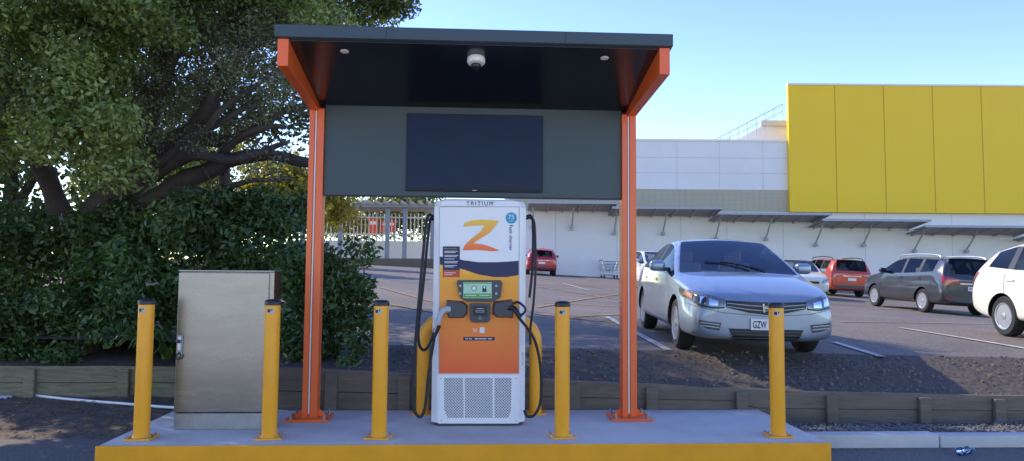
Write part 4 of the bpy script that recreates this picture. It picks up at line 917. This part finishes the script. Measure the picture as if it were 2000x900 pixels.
# awnings
for (pa, pb, py) in ((1032,1206,413),(1196,1412,423),(1402,1624,434),(1606,1818,446),(1806,2036,458),(2024,2250,470)):
    a = bp_(pa, py); b = bp_(pb, py); z = (a.z+b.z)/2; out = -2.1; rise = .28
    bm = NB(); add_prism(bm, [(-.01,z),(-.01,z+.07),(out,z+rise+.07),(out,z+rise)], 'X', a.x*.955, b.x*.955); aw = mk('awning', bm, m_awn, bl, False, False)
    bm = NB(); add_box(bm, (a.x*.955-.01, out-.06, z+rise-.03), (b.x*.955+.01, out-.002, z+rise+.1)); mk('fascia', bm, m_gseam, aw, False, False)
    n = 6
    for k in range(n):
        x = (a.x+(b.x-a.x)*(k+.25)/(n-.5))*.955; bm = NB(); add_prism(bm, [(-.01,z-.1),(-.01,z-.002),(out,z+rise-.002),(out,z+rise-.05)], 'X', x-.03, x+.03); mk('rafter', bm, m_gseam, aw, False, False)
    for k in (0.06, .52):
        x = (a.x+(b.x-a.x)*k)*.955; bm = NB(); add_tube(bm, [(x,-.02,z-1.0),(x,out*.6,z+.1)], .05, 8); mk('brace', bm, m_gseam, aw, False, False)
        bm = NB(); add_box(bm, (x-.08, -.3, z-1.1), (x+.08, -.01, z-.9)); mk('bracket', bm, m_gseam, aw, False, False)
# roof stair and railing
q0 = bp_(1428, 275); q1 = bp_(1535, 232); q2 = bp_(1560, 275)
bm = NB(); add_prism(bm, [(q0.x,q0.z-.1),(q2.x,q2.z-.1),(q2.x,q1.z),(q1.x-.6,q1.z),], 'Y', 1.2, 3.2); mk('roof_ramp', bm, m_wall, bl, False, False)
bm = NB(); add_box(bm, (q1.x-1.2, .9, q1.z-.25), (q2.x, 1.19, q1.z+.06)); mk('ramp_trim', bm, mat('cream_trim', (.7,.66,.55), .6), bl, False, False)
m_rail = mat('pale_blue_rail', (.55,.65,.72), .5)
ra, rb = bp_(1398, 272), bp_(1540, 197); rc_, rd = bp_(1398, 280), bp_(1540, 226)
bm = NB(); add_tube(bm, [(ra.x,1,ra.z),(rb.x,1,rb.z)], .035, 6); add_tube(bm, [(rc_.x,1,(ra.z+rc_.z)/2-.2),(rd.x,1,(rb.z+rd.z)/2)], .025, 6)
for k in range(9):
    f = k/8; add_tube(bm, [(ra.x+(rb.x-ra.x)*f,1,ra.z+(rb.z-ra.z)*f-1.1),(ra.x+(rb.x-ra.x)*f,1,ra.z+(rb.z-ra.z)*f)], .025, 6)
mk('roof_railing', bm, m_rail, bl, False, False)
# ------------------------------------------------------------------ covered walkway on the left
VW = 50.
wk = thing('covered_walkway', W(-8, VW, zg(-8, VW)), 'covered walkway with grey posts left of the charger', 'walkway', rz=-YAW)
def wp(px, py): q = UVZ(px, py, VW); return Vector((q.x+8, q.y-VW, q.z-zg(-8, VW)))
def wbox(name, lo, hi, m, parent=wk):
    bm = NB(); add_box(bm, lo, hi); return mk(name, bm, m, parent, False, False)
a = wp(560, 392); b = wp(860, 410)
rf = wbox('roof', (a.x, -1.5, b.z), (b.x, 2, b.z+.2), m_awn)
k = a.x
while k < b.x: wbox('rafter', (k, -1.9, b.z+.2), (k+.1, 2.2, b.z+.42), m_awn, rf); k += .55
m_post = mat('grey_post', (.3,.31,.32), .6)
for px in (600, 672, 762, 795, 848):
    c = wp(px, 450); wbox('post', (c.x-.13, -1.2, -1.5), (c.x+.13, -.95, b.z), m_post)
fw = thing('fence', W(-8, VW+2.5, zg(-8, VW)), 'white paling fence on a low white wall behind the covered walkway', 'fence', rz=-YAW)
lo_ = wp(600, 490); hi_ = wp(860, 467); ft = wp(700, 412)
bm = NB(); add_box(bm, (lo_.x-2, 0, -2), (hi_.x+.5, .3, hi_.z)); mk('base_wall', bm, m_wall, fw, False, False)
bm = NB(); x = lo_.x-2
while x < hi_.x+.4: add_box(bm, (x, .1, hi_.z), (x+.07, .14, ft.z)); x += .26
mk('palings', bm, m_wall, fw, False, False)
bm = NB(); add_box(bm, (lo_.x-2, .141, hi_.z+.4), (hi_.x+.5, .2, hi_.z+.5)); mk('rail', bm, m_wall, fw, False, False)
bm = NB(); add_box(bm, (lo_.x-2, .141, ft.z-.3), (hi_.x+.5, .2, ft.z-.2)); mk('rail', bm, m_wall, fw, False, False)
for i, (x0, x1, y0, y1, lab) in enumerate(((702,722,418,452,'narrow red sign panel behind the white fence, left of the walkway middle'), (728,758,424,448,'wide red sign panel behind the white fence near the walkway middle'))):
    p = wp(x0, y1); q = wp(x1, y0); g0 = W(p.x-8, VW+3.2, 0); sg = thing('sign', (g0.x, g0.y, zg(-8, VW)), lab, 'sign', rz=-YAW)
    bm = NB(); add_box(bm, (0, 0, p.z), (q.x-p.x, .08, q.z), bev=.01); mk('panel', bm, m_red, sg, False, False)
    for lx in (.05, q.x-p.x-.12):
        bm = NB(); add_box(bm, (lx, .1, -1), (lx+.07, .17, p.z+.1)); mk('leg', bm, m_post, sg, False, False)
    bm = NB(); add_box(bm, (.1, -.012, p.z+(q.z-p.z)*.55), (q.x-p.x-.1, -.002, p.z+(q.z-p.z)*.75)); mk('stripe', bm, m_wprint, sg, False, False)
bm = NB(); q0 = W(-13, 44.5); add_box(bm, (0, 0, -.5), (8.5, .4, .35)); kb_ = mk('planter_edge', bm, m_timber, None); kb_.location = (q0.x, q0.y, zg(-9, 44.5)); kb_.rotation_euler = (0, 0, -YAW); tag(kb_, 'low dark planter edge in front of the covered walkway', 'planter')
# pole sign among the branches
g = onD(424, 520, 18); sp = thing('pole_sign', (g.x, g.y, .6), 'white and blue panel on a thin pole seen through the branches', 'sign')
bm = NB(); a = onD(428, 230, 18); add_tube(bm, [(g.x+.05,g.y+.1,.3),(g.x+.05,g.y+.1,a.z)], .04, 10); mk('pole', bm, m_post, sp, smooth=True)
a = onD(413, 362, 18); b = onD(435, 404, 18); bm = NB(); add_box(bm, (a.x, g.y-.03, b.z+.2), (b.x, g.y+.03, a.z), bev=.01); mk('panel', bm, m_wprint, sp)
bm = NB(); add_box(bm, (a.x, g.y-.03, b.z), (b.x, g.y+.03, b.z+.19), bev=.01); mk('lower_panel', bm, mat('blue_panel', (.1,.2,.45), .5), sp)
# shopping trolley
g = onG(1190, 541); tr = thing('shopping_trolley', g, 'wire shopping trolley standing by the white wall left of the sedan', 'trolley', rz=.2)
bm = NB()
def rect(z, x0, x1, y): return [(x0,-y,z),(x1,-y,z),(x1,y,z),(x0,y,z),(x0,-y,z)]
for z, x0, x1, y in ((.45,-.3,.38,.2),(.62,-.34,.43,.22),(.79,-.38,.47,.25),(.96,-.42,.52,.27)): add_tube(bm, rect(z, x0, x1, y), .014, 5)
for k in range(9):
    f = k/8
    for s in (-1, 1): add_tube(bm, [(-.3+.68*f,s*.2,.45),(-.42+.94*f,s*.27,.96)], .009, 5)
for k in range(6):
    f = -1+2*k/5; add_tube(bm, [(-.3,.2*f,.45),(-.42,.27*f,.96)], .009, 5); add_tube(bm, [(.38,.2*f,.45),(.52,.27*f,.96)], .009, 5)
mk('basket', bm, m_chrome, tr, False, False)
bm = NB()
for s in (-1, 1): add_tube(bm, [(.45,s*.22,.14),(-.45,s*.26,.16),(-.5,s*.27,1.02)], .018, 6); add_tube(bm, [(.1,s*.22,.15),(.1,s*.2,.45)], .014, 6)
mk('frame', bm, m_chrome, tr, False, False)
bm = NB(); add_tube(bm, [(-.52,-.29,1.03),(-.52,.29,1.03)], .025, 8); mk('handle', bm, m_red, tr, False, False)
for x in (-.4, .4):
    for s in (-1, 1):
        bm = NB(); add_lathe(bm, [(.06,-.02),(.06,.02)], T(x, s*.23, .06) @ Matrix.Rotation(R(90), 4, 'X'), 14); mk('castor', bm, m_tyre, tr, False, False)
